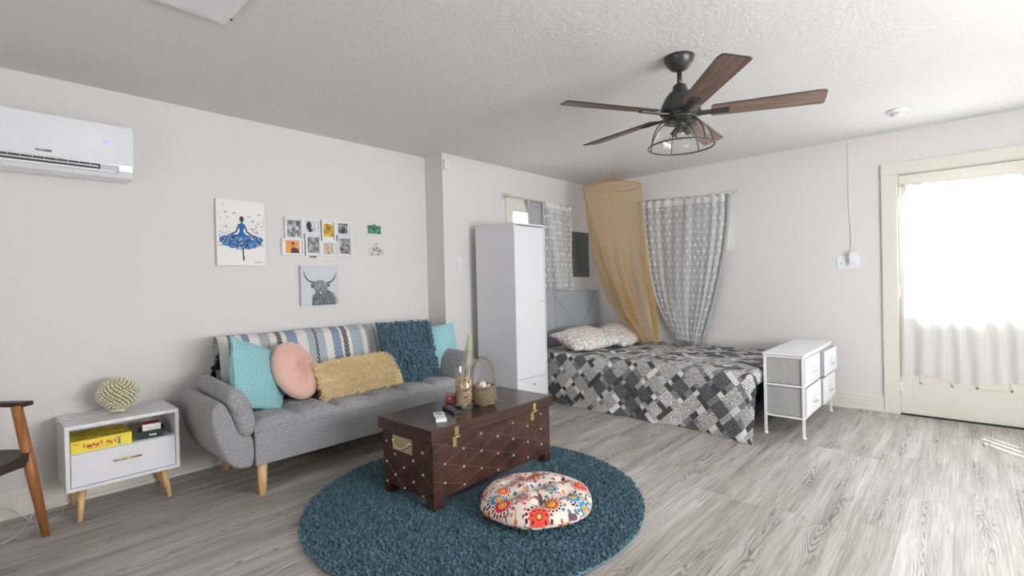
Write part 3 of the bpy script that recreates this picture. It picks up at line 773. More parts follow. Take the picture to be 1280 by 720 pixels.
th = thing('throw_blanket', 'cream throw with blue, grey and black woven stripes over the sofa back', 'throw blanket', (-3.66, 1.95, .47))
obj('cloth', MB().grid(throw, 110, 40), m_throw(), th, recalc=False)
M_tass = plain('dark_green_yarn', srgb(22, 44, 42), .9, var=.2)
for (ty, tz, tx) in ((1.078, .74, -3.585), (1.062, .665, -3.63)):
    ts = MB(); ts.ball((tx, ty, tz+.035), .014); rnd = random.Random(int(ty*1000))
    for i in range(70):
        a = rnd.random()*6.28; r = rnd.random()*.024
        ts.tube([(tx, ty, tz+.03), (tx+.6*r*math.cos(a), ty+.6*r*math.sin(a), tz), (tx+r*math.cos(a), ty+r*math.sin(a), tz-.05)], .0022, 3, False)
    ts.tube([(tx, ty, tz+.03), (tx+.004, ty+.012, tz+.09)], .003, 5)
    obj('tassel', ts, M_tass, th)

# ------------------------------------------------------------------ scatter cushions
def cush_pt(u, v, w, h, t, pinch=.10, p=2.2, sgn=1):
    x = u*w/2*(1-pinch*(1-v*v)*abs(u)**3); y = v*h/2*(1-pinch*(1-u*u)*abs(v)**3)
    hgt = (max(0, 1-abs(u)**p)*max(0, 1-abs(v)**p))**.5
    return Vector((x, y, sgn*t/2*hgt))
def cushion_mb(w, h, t, n=36, pinch=.1, p=2.2, wr=.004, seed=0, sag=0):
    mb = MB(); L = mb.bm.loops.layers.uv.verify()
    g_ = {}
    def V(i, j, sg):
        e = i in (0, n) or j in (0, n); k = (i, j, 0 if e else sg)
        if k not in g_:
            u, v = math.sin((i/n-.5)*PI)*.999, math.sin((j/n-.5)*PI)*.999
            q = cush_pt(u, v, w, h, t, pinch, p, sg)
            if not e: q.z += wr*N3(u*2+seed, v*2, sg*3, 1.5)*3
            q.z += -sag*v*v
            g_[k] = (mb.bm.verts.new(q), (u*.5+.5, v*.5+.5))
        return g_[k]
    for sg in (1, -1):
        for i in range(n):
            for j in range(n):
                q = [V(i, j, sg), V(i+1, j, sg), V(i+1, j+1, sg), V(i, j+1, sg)]
                if sg < 0: q = q[::-1]
                f = mb.bm.faces.new([a[0] for a in q]); f.smooth = True
                for lp, a in zip(f.loops, q): lp[L].uv = (a[1][0]*w, a[1][1]*h)
    return mb
def pose(o, loc, xdir, ydir):
    """local x -> xdir, local y -> ydir"""
    x = Vector(xdir).normalized(); z = x.cross(Vector(ydir)).normalized(); y = z.cross(x)
    M = Matrix((x, y, z)).transposed().to_4x4(); M.translation = Vector(loc); o.matrix_world = M; return o
def m_waffle(name, base, dark):
    t = NT(name); v = t.coord('UV'); s = t.n('ShaderNodeSeparateXYZ', {0: v})
    a = t.math('ABSOLUTE', t.math('SINE', t.math('MULTIPLY', s.outputs[0], 230))); b_ = t.math('ABSOLUTE', t.math('SINE', t.math('MULTIPLY', s.outputs[1], 230)))
    h = t.math('MULTIPLY', t.math('POWER', a, .7), t.math('POWER', b_, .7))
    c = t.ramp(h, [(.0, dark), (.45, base), (1, tuple(min(1, x*1.25) for x in base[:3])+(1,))])
    return t.done(t.pr(c, .9, 0, t.bump(h, .8, .005)))
M_aqua = m_waffle('aqua_waffle', srgb(164, 213, 217), srgb(96, 165, 175))
a1 = obj('scatter_cushion', cushion_mb(.46, .46, .15, 36, .07), M_aqua, origin=(0, 0, 0), local=True)
tag(a1, 'aqua waffle-weave square cushion at the left end of the sofa', 'cushion', 'aqua waffle cushions')
pose(a1, (-3.38, 1.245, .64), (-.42, .80, -.34), (-.45, .10, 1.0))
a2 = a1.copy(); COL.objects.link(a2); a2['label'] = 'aqua waffle-weave cushion at the right end behind the dark teal one'
pose(a2, (-3.42, 2.72, .640), (.30, .95, .06), (-.30, .10, 1.0))
# pink round cushion
def m_pinkp():
    t = NT('pink_velvet_pleated'); v = t.coord(); s = t.n('ShaderNodeSeparateXYZ', {0: v})
    n = t.noise(v, 60, 3)
    return t.done(t.pr(t.mix(n, srgb(220, 170, 156), srgb(232, 190, 178)), .75, 0, None, Sheen_Weight=.4))
pk = MB()
def pkf(u, v):
    a = 2*PI*u; top = v < .5; q = (v*2 if top else (1-v)*2); rr = math.sin(q*PI/2)
    h = max(0, 1-rr**3.0)**.5; dimp = math.exp(-(rr/.16)**2)*.75+math.exp(-(rr/.42)**2)*.22
    pleat = .008*math.sin(22*a+1.2*math.sin(3*a))*math.exp(-((rr-.32)/.28)**2)*(1 if top else .6)
    z = (.075*h*(1-dimp)+pleat)*(1 if top else -1)
    return (rr*.208*math.cos(a), rr*.208*math.sin(a), z)
pk.grid(pkf, 132, 48, closeu=True); bmesh.ops.remove_doubles(pk.bm, verts=pk.bm.verts, dist=1e-5)
for sg in (1, -1): pk.ball((0, 0, sg*.022), .014, (1, 1, .6), 2)
p1 = obj('round_cushion', pk, m_pinkp(), origin=(0, 0, 0), local=True)
tag(p1, 'round pale pink velvet cushion with a button centre', 'cushion')
pose(p1, (-3.40, 1.50, .645), (-.50, .85, -.10), (-.40, -.20, 1.0))
# mustard shaggy lumbar cushion
def shag(mb, w, h, t, n, length, wid, pinch, p, seed, jit=.7, n_seg=1, mi=0):
    rnd = random.Random(seed)
    for i in range(n):
        u, v = rnd.uniform(-1, 1), rnd.uniform(-1, 1); sg = 1 if rnd.random() < .8 else -1
        P = cush_pt(u, v, w, h, t, pinch, p, sg)
        e = .02; Pu = cush_pt(min(.99, u+e), v, w, h, t, pinch, p, sg)-P; Pv = cush_pt(u, min(.99, v+e), w, h, t, pinch, p, sg)-P
        nn = Pu.cross(Pv)*sg
        if nn.length < 1e-9: nn = Vector((u, v, 0))
        nn.normalize()
        if max(abs(u), abs(v)) > .85: nn = (nn+Vector((u, v, 0))).normalized()
        dr = (nn+Vector((rnd.uniform(-jit, jit), rnd.uniform(-jit, jit)-.25, rnd.uniform(-jit, jit)))).normalized()
        sd = dr.cross(Vector((rnd.uniform(-1, 1), rnd.uniform(-1, 1), rnd.uniform(-1, 1)))).normalized()*wid
        ll = length*rnd.uniform(.6, 1.15); m = P+dr*ll*.55+nn*.002; tip = P+dr*ll+Vector((rnd.uniform(-.3, .3), rnd.uniform(-.5, .1), 0))*ll*.5
        q = [mb.bm.verts.new(x) for x in (P-sd*.7, P+sd*.7, m+sd, m-sd, tip)]
        f1 = mb.bm.faces.new((q[0], q[1], q[2], q[3])); f2 = mb.bm.faces.new((q[3], q[2], q[4])); f1.material_index = f2.material_index = mi
mu = cushion_mb(.66, .27, .15, 28, .03, 2.4); shag(mu, .66, .27, .155, 7500, .030, .0026, .03, 2.4, 4)
m1 = obj('lumbar_cushion', mu, M_must, origin=(0, 0, 0), local=True, recalc=False)
tag(m1, 'long mustard yellow shaggy cushion leaning in the middle of the sofa', 'cushion')
pose(m1, (-3.33, 1.945, .555), (-.03, 1, .03), (-.55, 0, 1.0))
# dark teal ruffled cushion
te = cushion_mb(.50, .50, .15, 28, .02, 2.6); rnd = random.Random(9)
for r_ in range(16):
    for c_ in range(17):
        u, v = -1+2*(c_+.5+rnd.uniform(-.4, .4))/17, -1+2*(r_+.5+rnd.uniform(-.2, .2))/16
        P = cush_pt(u*.985, v*.985, .50, .50, .15, .02, 2.6, 1); a = rnd.random()*6.28
        R_ = Euler((rnd.uniform(-.7, .7), rnd.uniform(-.7, .7), a)).to_matrix()
        te.ball(P+Vector((0, 0, .008)), .0175*rnd.uniform(.8, 1.25), (1.25, .8, .75), 1, R_)
        if abs(u) > .9 or abs(v) > .9 or rnd.random() < .15:
            te.ball(P+Vector((u*.014, v*.014, rnd.uniform(-.01, .005))), .016*rnd.uniform(.7, 1.2), (1.2, .8, .8), 1, R_)
t1 = obj('ruffled_cushion', te, M_teal, origin=(0, 0, 0), local=True)
tag(t1, 'dark teal square cushion covered in yarn loops', 'cushion')
pose(t1, (-3.39, 2.425, .665), (.07, 1, -.02), (-.34, -.08, 1.0))

# ------------------------------------------------------------------ side cabinet with its things
ns = thing('side_cabinet', 'small white cabinet with an open shelf and one drawer on beech legs', 'cabinet', (-3.63, .567, 0))
nx0, nx1, ny0, ny1, nz0, nz1 = -3.808, -3.45, .315, .820, .168, .512
c = MB()
c.bb(nx0, nx1, ny0, ny1, nz1-.018, nz1).bb(nx0, nx1, ny0, ny1, nz0, nz0+.018)
c.bb(nx0, nx1, ny0, ny0+.018, nz0+.018, nz1-.018).bb(nx0, nx1, ny1-.018, ny1, nz0+.018, nz1-.018)
c.bb(nx0, nx0+.008, ny0+.018, ny1-.018, nz0+.018, nz1-.018).bb(nx0+.008, nx1-.019, ny0+.018, ny1-.018, .348, .362)
obj('body', c, M_white, ns)
dw = obj('drawer', MB().bb(nx1-.018, nx1-.001, ny0+.021, ny1-.021, nz0+.021, .3595, .0015).bb(nx0+.02, nx1-.0181, ny0+.03, ny1-.03, nz0+.022, .33), M_white, ns)
obj('handle', MB().tube([(nx1+.018, .51, .290), (nx1+.018, .635, .290)], .0045, 10).tube([(nx1-.004, .525, .29), (nx1+.018, .525, .29)], .0035, 8).tube([(nx1-.004, .62, .29), (nx1+.018, .62, .29)], .0035, 8), M_gold, dw)
for lx, ly, ex, ey in ((-3.505, .385, .04, -.02), (-3.505, .745, .04, .024), (-3.76, .385, -.02, -.01), (-3.76, .745, -.02, .05)):
    obj('leg', MB().tube([(lx, ly, nz0+.001), (lx+ex, ly+ey, 0)], [.0195, .0115], 14), M_oak, ns)
# crystal bead lamp
M_crys = plain('champagne_bead', srgb(228, 222, 196), .15, .2, var=.25, nscale=90)
cl = thing('bead_table_lamp', 'flattened globe table lamp of champagne glass beads on the white cabinet', 'lamp', (-3.65, .572, nz1))
lc = Vector((-3.65, .572, nz1+.108)); bb = MB(); ng = 330
for i in range(ng):
    z = 1-2*(i+.5)/ng; a = i*2.399963; r = math.sqrt(1-z*z)
    if z < -.93: continue
    bb.ball(lc+Vector((r*math.cos(a)*.096, r*math.sin(a)*.096, z*.086)), .0088, (1, 1, 1), 1)
obj('bead_globe', bb, M_crys, cl)
obj('globe_core', MB().ball(lc, .082, (1, 1, .9), 3), plain('inner_gold', srgb(190, 180, 136), .4, .3), cl)
bs = MB()
for k in range(3):
    a = 2*PI*k/3+.4; bs.ball((lc.x+.035*math.cos(a), lc.y+.035*math.sin(a), nz1+.010), .010, (1, 1, 1), 2)
bs.lathe([(0, .008), (.042, .008), (.045, .014), (.042, .022), (0, .022)], (lc.x, lc.y, nz1), 20)
obj('base', bs, M_crys, cl)
M_cord = plain('white_cord', srgb(214, 212, 206), .5)
def arc_pts(ctrl, n=14):
    P_ = [Vector(p) for p in ctrl]; P_ = [P_[0]*2-P_[1]]+P_+[P_[-1]*2-P_[-2]]; out = []
    for i in range(1, len(P_)-2):
        for k in range(n):
            t = k/n; a, b_, c_, d_ = P_[i-1:i+3]
            out.append(.5*((2*b_)+(c_-a)*t+(2*a-5*b_+4*c_-d_)*t*t+(3*b_-a-3*c_+d_)*t**3))
    return out+[P_[-2]]
obj('lamp_cord', MB().tube(arc_pts([(-3.66, .53, .516), (-3.66, .44, .515), (-3.64, .36, .516), (-3.66, .308, .506), (-3.70, .27, .40), (-3.74, .24, .24), (-3.75, .22, .08), (-3.70, .19, .004), (-3.55, .14, .003), (-3.47, .09, .003), (-3.42, -.05, .003)]), .0028, 6).tube([(-3.665, .301, .507), (-3.655, .325, .508)], .008, 8), M_cord, cl)
tag(obj('extension_cord', MB().tube(arc_pts([(-3.79, -.1, .10), (-3.79, .02, .085), (-3.78, .10, .075), (-3.73, .16, .03), (-3.66, .20, .003), (-3.60, .24, .003), (-3.66, .31, .003), (-3.78, .33, .003)]), .003, 6), M_cord, origin=(-3.7, .1, 0)), 'white cord sagging along the baseboard beside the wooden chair', 'cord')

# board game and the two small boxes
M_yel = plain('yellow_box', srgb(240, 220, 66), .5, var=.02); M_red = plain('red_ink', srgb(206, 52, 66), .6); M_brown = plain('brown_ink', srgb(108, 84, 60), .7); M_grey = plain('grey_ink', srgb(130, 120, 124), .7)
gb = thing('board_game_box', 'yellow board game box on the open shelf of the white cabinet', 'board game', (-3.60, .468, .362))
gx, gy0, gy1, gz = -3.468, .338, .598, .3625
obj('box', MB().bb(gx-.262, gx, gy0, gy1, gz, gz+.062, .0015), M_yel, gb)
tx = MB(); letters = 'SMART ASS'; rr = random.Random(4); yy = gy0+.050
for i, chh in enumerate(letters):
    if chh == ' ': yy += .010; continue
    text_into(tx, chh, (gx+.0004, yy, gz+.021+(-.002 if i % 2 else .003)), (0, 1, rr.uniform(-.12, .12)), (0, rr.uniform(-.1, .1), 1), .026, .0004, 0, .0009); yy += .0165 if chh not in 'M' else .020
obj('title_lettering', tx, M_red, gb)
def dashes(mb, x, ya, yb, z, h, seed):
    """a line of print too small to read: short strokes of ink"""
    q = random.Random(seed); y = ya
    while y < yb: w = q.uniform(.002, .006); mb.bb(x, x+.0004, y, min(yb, y+w), z, z+h*q.uniform(.7, 1)); y += w+.0012
t2 = MB(); dashes(t2, gx+.0002, gy0+.068, gy0+.165, gz+.011, .003, 1); obj('small_print', t2, M_brown, gb)
t3 = MB(); dashes(t3, gx+.0002, gy0+.009, gy0+.038, gz+.048, .005, 2); dashes(t3, gx+.0002, gy0+.014, gy0+.033, gz+.040, .004, 3); dashes(t3, gx+.0002, gy0+.222, gy0+.250, gz+.050, .003, 4)
obj('publisher_print', t3, M_red, gb)
fg = MB(); cy = gy0+.203
def flat_x(mb, x, pts, mi=0): mb.mi = mi; mb.prism(pts, 'x', x, x+.0006)
flat_x(fg, gx, [(cy-.006, gz+.008), (cy+.006, gz+.008), (cy+.005, gz+.030), (cy+.004, gz+.044), (cy-.004, gz+.044), (cy-.005, gz+.030)])
flat_x(fg, gx, [(cy-.004, gz+.040), (cy-.011, gz+.056), (cy-.009, gz+.057), (cy-.002, gz+.044)]); flat_x(fg, gx, [(cy+.004, gz+.040), (cy+.011, gz+.056), (cy+.009, gz+.057), (cy+.002, gz+.044)])
obj('printed_figure', fg, M_grey, gb)
tp = MB()
for k in range(26):
    a, b_ = rr.uniform(gx-.24, gx-.03), rr.uniform(gy0+.01, gy1-.05); tp.bb(a, a+rr.uniform(.008, .02), b_, b_+rr.uniform(.02, .05), gz+.0618, gz+.0624)
obj('lid_print', tp, plain('ochre_ink', srgb(176, 146, 56), .7), gb)
M_dg = plain('dark_green_card', srgb(38, 56, 50), .5)
db = thing('dark_green_box', 'dark green box lying flat on the shelf right of the yellow game', 'box', (-3.55, .70, .362))
R2 = Matrix.Rotation(-.22, 3, 'Z')
obj('box', MB().box((-3.553, .702, .3825), (.13, .125, .039), R2, .0015), M_dg, db)
lt = MB(); o_ = Vector((-3.553, .702, .3825))+R2 @ Vector((.0655, -.012, -.008)); lt.box(o_+R2 @ Vector((.0002, .012, .006)), (.0006, .010, .009), R2); lt.box(o_+R2 @ Vector((.0002, .024, .0055)), (.0006, .009, .008), R2); lt.box(o_+R2 @ Vector((.0002, .035, .006)), (.0006, .009, .009), R2); obj('worn_print', lt, M_paper, db)
wb = thing('card_game_box', 'small white and red card box standing on the dark green box', 'box', (-3.55, .70, .402))
R3 = Matrix.Rotation(-.12, 3, 'Z'); m = MB(); m.box((-3.553, .704, .4205), (.09, .086, .036), R3, .001); obj('box', m, M_paper, wb)
m = MB(); m.box(Vector((-3.553, .704, .4205))+R3 @ Vector((0, -.0435, 0)), (.088, .001, .034), R3); m.box(Vector((-3.553, .704, .4391)), (.084, .080, .0008), R3); obj('red_side', m, plain('red_card', srgb(196, 60, 66), .5), wb)
m = MB(); cc = Vector((-3.553, .704, .4205)); m.tube([cc+R3 @ Vector((.0455, -.03+.06*t, -.006+.007*math.sin(t*9))) for t in [k/12 for k in range(13)]], .0008, 4, False); obj('printed_line', m, M_grey, wb)

# ------------------------------------------------------------------ wooden armchair at the left edge
ac = thing('armchair', 'teak armchair with dark padded seat cut off by the left edge', 'chair', (-3.42, .2, 0))
A_ = Vector((-3.405, .232, 0)); ax = Vector((-.74, -.67, 0)); bx = Vector((.67, -.74, 0))   # along the arm to the back / across the seat
for s_, base in ((0, A_), (1, A_+bx*.60)):
    foot = base; top = base+Vector((-.02, -.09, .665)) if s_ == 0 else base+Vector((.0, -.02, .665))
    if s_ == 1: top = base-bx*.06+ax*.04+Vector((0, 0, .665))
    obj('front_leg', MB().tube([foot, foot.lerp(top, .5), top], [.0165, .0235, .0215], 16), M_teak, ac)
    bk0 = foot+ax*.50; bt = bk0+ax*.10+Vector((0, 0, .80))
    obj('back_leg', MB().tube([bk0+ax*.02, bk0.lerp(bt, .55), bt], [.016, .023, .018], 14), M_teak, ac)
    am = MB(); p0 = top+Vector((0, 0, .008))-ax*.035; p1 = bk0+ax*.07+Vector((0, 0, .665))
    mid = (p0+p1)/2; L_ = (p1-p0).length
    am.box(mid, (L_, .052, .022), Matrix.Rotation(math.atan2(ax.y, ax.x), 3, 'Z'), .009, 3); obj('armrest', am, M_walnut, ac)
# seat shell
C0 = A_+Vector((-.013, -.058, 0)); s_m = MB()
def seatf(u, v):
    p = C0+bx*(-.01+.56*u)+ax*(-.02+.50*v); z = .452-.03*math.sin(PI*u)**.8*1-.02*v+.012*(1-v)**4*-1
    return (p.x, p.y, z)
s_m.grid(seatf, 24, 16); s_m.grid(lambda u, v: Vector(seatf(u, v))-Vector((0, 0, .045)), 24, 16)
for q in (0, 1):
    s_m.grid(lambda u, v: Vector(seatf(q, u))-Vector((0, 0, .045*v)), 16, 1); s_m.grid(lambda u, v: Vector(seatf(u, q))-Vector((0, 0, .045*v)), 24, 1)
obj('seat', s_m, M_leather, ac)
rl = MB(); pa, pb = C0+Vector((0, 0, .392)), C0+bx*.55+Vector((0, 0, .392))
rl.box((pa+pb)/2, ((pb-pa).length, .024, .05), Matrix.Rotation(math.atan2(bx.y, bx.x), 3, 'Z'), .006); pc = C0+ax*.48+Vector((0, 0, .392))
rl.box((pa+pc)/2, ((pc-pa).length, .022, .045), Matrix.Rotation(math.atan2(ax.y, ax.x), 3, 'Z'), .006)
obj('seat_rail', rl, M_walnut, ac)
br = MB(); pq = A_+ax*.60+Vector((0, 0, .74)); br.box(pq+bx*.30, (.62, .022, .16), Matrix.Rotation(math.atan2(bx.y, bx.x), 3, 'Z'), .01); obj('backrest', br, M_walnut, ac)

# ------------------------------------------------------------------ tall wardrobe
wd = thing('wardrobe', 'tall narrow white cupboard with one door and one drawer beside the bed', 'wardrobe', (-3.22, 3.51, 0))
wx0, wx1, wy0, wy1, wz = -3.47, -2.97, 3.295, 3.728, 1.755
c = MB().bb(wx0, wx1, wy0, wy0+.015, 0, wz-.015).bb(wx0, wx1, wy1-.015, wy1, 0, wz-.015).bb(wx0, wx1, wy0, wy1, wz-.015, wz).bb(wx0+.006, wx1, wy0+.015, wy1-.015, .02, .035).bb(wx0, wx0+.006, wy0+.015, wy1-.015, 0, wz-.015).bb(wx0+.006, wx1-.02, wy0+.015, wy1-.015, .322, .337)
obj('carcass', c, M_white, wd)
dd_ = obj('door', MB().bb(wx1-.019, wx1-.003, wy0+.017, wy1-.018, .334, wz-.024, .001), M_white, wd)
obj('knob', MB().tube([(wx1-.004, 3.662, 1.037), (wx1+.014, 3.662, 1.037)], [.004, .008], 12), M_chrome, dd_)
dd_ = obj('drawer', MB().bb(wx1-.019, wx1-.003, wy0+.017, wy1-.018, .04, .329, .001), M_white, wd)
obj('knob', MB().tube([(wx1-.004, 3.517, .268), (wx1+.014, 3.517, .268)], [.005, .010], 12), M_chrome, dd_)

# ------------------------------------------------------------------ bed
bd = thing('bed', 'double bed base with light grey upholstered headboard', 'bed', (-2.3, 4.65, 0))
hb = obj('headboard', MB().bb(-3.50, -3.43, 3.88, 5.375, .0, 1.105, .012, 3), M_head, bd)
M_seam = plain('seam_grey', srgb(120, 124, 130), .8)
sm = MB(); hx = -3.4295
for p, q in (((4.47, .45), (4.47, 1.10)), ((4.47, 1.06), (4.95, .60)), ((4.47, .62), (5.37, .62)), ((4.95, .60), (5.30, 1.10)), ((3.95, 1.10), (4.47, .60))):
    sm.tube([(hx, *p), (hx, *q)], .0022, 5)
obj('headboard_seam', sm, M_seam, hb)
obj('base', MB().bb(-3.43, -1.25, 3.98, 5.33, .10, .28, .01), plain('dark_teal_valance', srgb(30, 66, 70), .85), bd)['label'] = 'dark teal covered bed base'
for lx in (-3.3, -1.35):
    for ly in (4.06, 5.25): obj('leg', MB().tube([(lx, ly, .10), (lx, ly, 0)], [.025, .018], 10), M_black, bd)
tag(obj('mattress', MB().bb(-3.42, -1.225, 3.965, 5.345, .281, .478, .035, 4), plain('teal_sheet', srgb(40, 92, 96), .8), origin=(-2.3, 4.65, .281)), 'mattress in a dark teal sheet under the patchwork bedspread', 'mattress')
def m_patch():
    t = NT('patchwork_print'); v = t.coord('UV'); r = t.mapp(v, (1, 1, 1), (0, 0, .76)); r = t.mapp(r, (6.4, 6.4, 1)); s = t.n('ShaderNodeSeparateXYZ', {0: r})
    u, w = s.outputs[0], s.outputs[1]
    fu, fw, iu, iw = t.math('FRACT', u), t.math('FRACT', w), t.math('FLOOR', u), t.math('FLOOR', w)
    idn = t.n('ShaderNodeTexWhiteNoise', {'Vector': t.n('ShaderNodeCombineXYZ', {0: iu, 1: iw}).outputs[0]}, noise_dimensions='3D').outputs[0]
    su, sw = t.math('LESS_THAN', fu, .27), t.math('LESS_THAN', fw, .27)
    # strips broken into blocks of plain dark, plain light and print
    k1 = t.n('ShaderNodeTexWhiteNoise', {'Vector': t.n('ShaderNodeCombineXYZ', {0: iu, 1: t.math('FLOOR', t.math('MULTIPLY', w, 2.0)), 2: 3.}).outputs[0]}, noise_dimensions='3D').outputs[0]
    k2 = t.n('ShaderNodeTexWhiteNoise', {'Vector': t.n('ShaderNodeCombineXYZ', {0: t.math('FLOOR', t.math('MULTIPLY', u, 2.0)), 1: iw, 2: 9.}).outputs[0]}, noise_dimensions='3D').outputs[0]
    pr = t.n('ShaderNodeTexVoronoi', {'Vector': v, 'Scale': 34., 'Randomness': .5}, voronoi_dimensions='2D', feature='DISTANCE_TO_EDGE').outputs[0]
    vo = t.n('ShaderNodeTexVoronoi', {'Vector': v, 'Scale': 26., 'Randomness': .45}, voronoi_dimensions='2D').outputs[0]
    ringp = t.math('GREATER_THAN', t.math('SINE', t.math('MULTIPLY', vo, 19)), .15)
    nz = t.noise(v, 70, 3, .7); nzt = t.math('GREATER_THAN', nz, .5)
    B, D, G, L_, Wt = srgb(74, 75, 78), srgb(116, 117, 120), srgb(146, 146, 147), srgb(190, 190, 190), srgb(226, 225, 224)
    light_fl = t.mix(ringp, Wt, srgb(112, 112, 114)); dark_fl = t.mix(ringp, D, srgb(58, 59, 62)); mid_fl = t.mix(nzt, G, L_); mott = t.mix(nzt, srgb(112, 112, 114), G)
    big = t.mix(t.math('GREATER_THAN', idn, .34), dark_fl, light_fl); big = t.mix(t.math('GREATER_THAN', idn, .66), big, mid_fl)
    def strip(k):
        c = t.mix(t.math('GREATER_THAN', k, .28), B, mott); c = t.mix(t.math('GREATER_THAN', k, .52), c, Wt); c = t.mix(t.math('GREATER_THAN', k, .68), c, mid_fl); return t.mix(t.math('GREATER_THAN', k, .86), c, light_fl)
    c = t.mix(su, big, strip(k1)); c = t.mix(sw, c, strip(k2)); both = t.math('MULTIPLY', su, sw)
    c = t.mix(both, c, t.mix(t.math('GREATER_THAN', idn, .5), B, Wt))
    return t.done(t.pr(c, .85, 0, t.bump(t.noise(v, 9, 3), .35, .02)))
# bedspread: near edge falls to the floor, foot end hangs, wrinkled top
BX0, BX1, BY0, BY1, BZ = -3.38, -1.225, 3.965, 5.35, .492
def spread(u, v):
    # u: 0 head .. 1 foot hem ; v: 0 wall side .. 1 near hem (arc length coordinates)
    S = u*(BX1-BX0+.13); Tt = v*1.93
    LX = BX1-BX0; LY = BY1-BY0
    dx, dy = max(0, S-LX), max(0, Tt-LY)
    x = BX0+min(S, LX); y = BY1-min(Tt, LY); R_ = .05
    bottom_lift = .004
    z = BZ+.012*N3(x*1.0, y*1.0, 1, 2.6)+.007*N3(x, y, 5, 7)
    L = math.hypot(dx, dy)
    def roll(l):
        a = min(l/R_, PI/2); return R_*math.sin(a)*.9, (R_*(1-math.cos(a)) if l < R_*PI/2 else R_+(l-R_*PI/2))
    near = foot = None
    if dx > 0:
        o_, dr2 = roll(dx); foot = Vector((x+o_, y, z-dr2))
    if dy > 0:
        o_, drp = roll(dy); fl = min(1, drp/.45); wv_ = .5+.5*math.sin(x*9+1.5*math.sin(x*3.1))
        o_ += fl*(.012+.030*wv_+.02*N3(x, z, 3, 3))-.05*fl*max(0, (-2.2-x))*.8+fl*.10*max(0, min(1, (x+1.55)/.33))**1.5
        near = Vector((x+dx*.62, y-o_, z-drp-.12*dx))
    if near and foot: w_ = min(1, dy/.16); w_ = w_*w_*(3-2*w_); p = foot.lerp(near, w_)
    else: p = near or foot
    if p:
        x, y, z = p
        if z < bottom_lift: y -= (bottom_lift-z)*.5 if near else 0; z = bottom_lift+.002*math.sin(x*40)
    return (x, y, z)
sp = MB(); sp.grid(spread, 150, 120, lambda u, v: (u*(BX1-BX0+.13), v*1.93))
bs_ = obj('bedspread', sp, m_patch(), origin=(-2.3, 4.65, .48), recalc=False)
tag(bs_, 'grey patchwork print bedspread hanging to the floor on the near side', 'bedspread')
# pillows
def m_ditsy():
    t = NT('floral_pillowcase'); v = t.coord('UV'); vo = t.n('ShaderNodeTexVoronoi', {'Vector': v, 'Scale': 52., 'Randomness': 1.}, voronoi_dimensions='2D')
    s = t.n('ShaderNodeSeparateColor', {0: vo.outputs['Color']})
    pal = t.ramp(s.outputs[0], [(0, srgb(220, 138, 144)), (.22, srgb(140, 186, 184)), (.4, srgb(160, 190, 144)), (.55, srgb(230, 206, 150)), (.68, srgb(222, 156, 156)), (.85, srgb(140, 168, 196))], 'CONSTANT')
    q = t.math('ADD', vo.outputs['Distance'], t.math('MULTIPLY', t.math('SUBTRACT', t.noise(v, 120, 3), .5), 1.3))
    m = t.math('MULTIPLY', t.math('LESS_THAN', q, .42), t.math('GREATER_THAN', s.outputs[1], .18))
    c = t.mix(m, srgb(228, 226, 222), pal)
    return t.done(t.pr(c, .85, 0, t.bump(t.noise(v, 8, 3), .35, .012)))
M_dit = m_ditsy()
pw = obj('bed_pillow', cushion_mb(.70, .44, .20, 32, .05, 2.0, .006), M_dit, origin=(0, 0, 0), local=True)
tag(pw, 'floral pillow nearest the wardrobe on the bed', 'pillow', 'floral pillows')
pose(pw, (-2.975, 4.42, .605), (.22, 1, .04), (-.93, .20, .28))
pw2 = pw.copy(); COL.objects.link(pw2); pw2['label'] = 'floral pillow farther back under the hanging ochre netting'
pose(pw2, (-2.91, 5.0, .60), (-.10, 1, .05), (-.93, -.05, .32))

# ------------------------------------------------------------------ bed canopy netting
cn = thing('bed_canopy', 'ochre sheer net canopy hanging from a hoop near the corner', 'bed canopy', (-3.0, 5.05, H))
HC = Vector((-3.0, 5.04, 2.295)); HR = .325
obj('hoop', MB().tube([HC+Vector((HR*math.cos(2*PI*k/48), HR*math.sin(2*PI*k/48), 0)) for k in range(49)], .005, 6, False), plain('ochre_hoop', srgb(190, 140, 70), .6), cn)
def cone(u, v):
    a = 2*PI*u; r = HR*v**.9*(1+.01*math.sin(a*30)*v); return (HC.x+r*math.cos(a), HC.y+r*math.sin(a), 2.418-.123*v**.8)
obj('net_top', MB().grid(cone, 72, 8, closeu=True), M_net, cn, recalc=False)
CL = [(2.295, -3.0, 5.04, .325, .325), (1.9, -2.97, 5.05, .325, .30), (1.4, -2.91, 5.07, .29, .25), (1.0, -2.80, 5.08, .245, .20), (.80, -2.72, 5.08, .20, .16), (.66, -2.64, 5.09, .13, .11), (.52, -2.59, 5.09, .085, .07)]
def drop(u, v):
    z = 2.295+(CL[-1][0]-2.295)*v
    for i in range(len(CL)-1):
        if CL[i][0] >= z >= CL[i+1][0]-1e-6:
            q = (CL[i][0]-z)/(CL[i][0]-CL[i+1][0]); q2 = q; A, B_ = CL[i], CL[i+1]; break
    cx, cy, rx, ry = [A[k]*(1-q2)+B_[k]*q2 for k in (1, 2, 3, 4)]
    a = 2*PI*u; f = 1+(.03+.20*v)*math.sin(a*17+3*v+math.sin(a*3)*2)*(.35+.65*v)
    sw = .03*math.sin(a*5+4*v)*v
    return (cx+(rx*f+sw)*math.cos(a), min(YB-.035, cy+(ry*f+sw)*math.sin(a)), z+.0*u)
obj('net_drape', MB().grid(drop, 200, 50, closeu=True), M_net, cn, recalc=False)
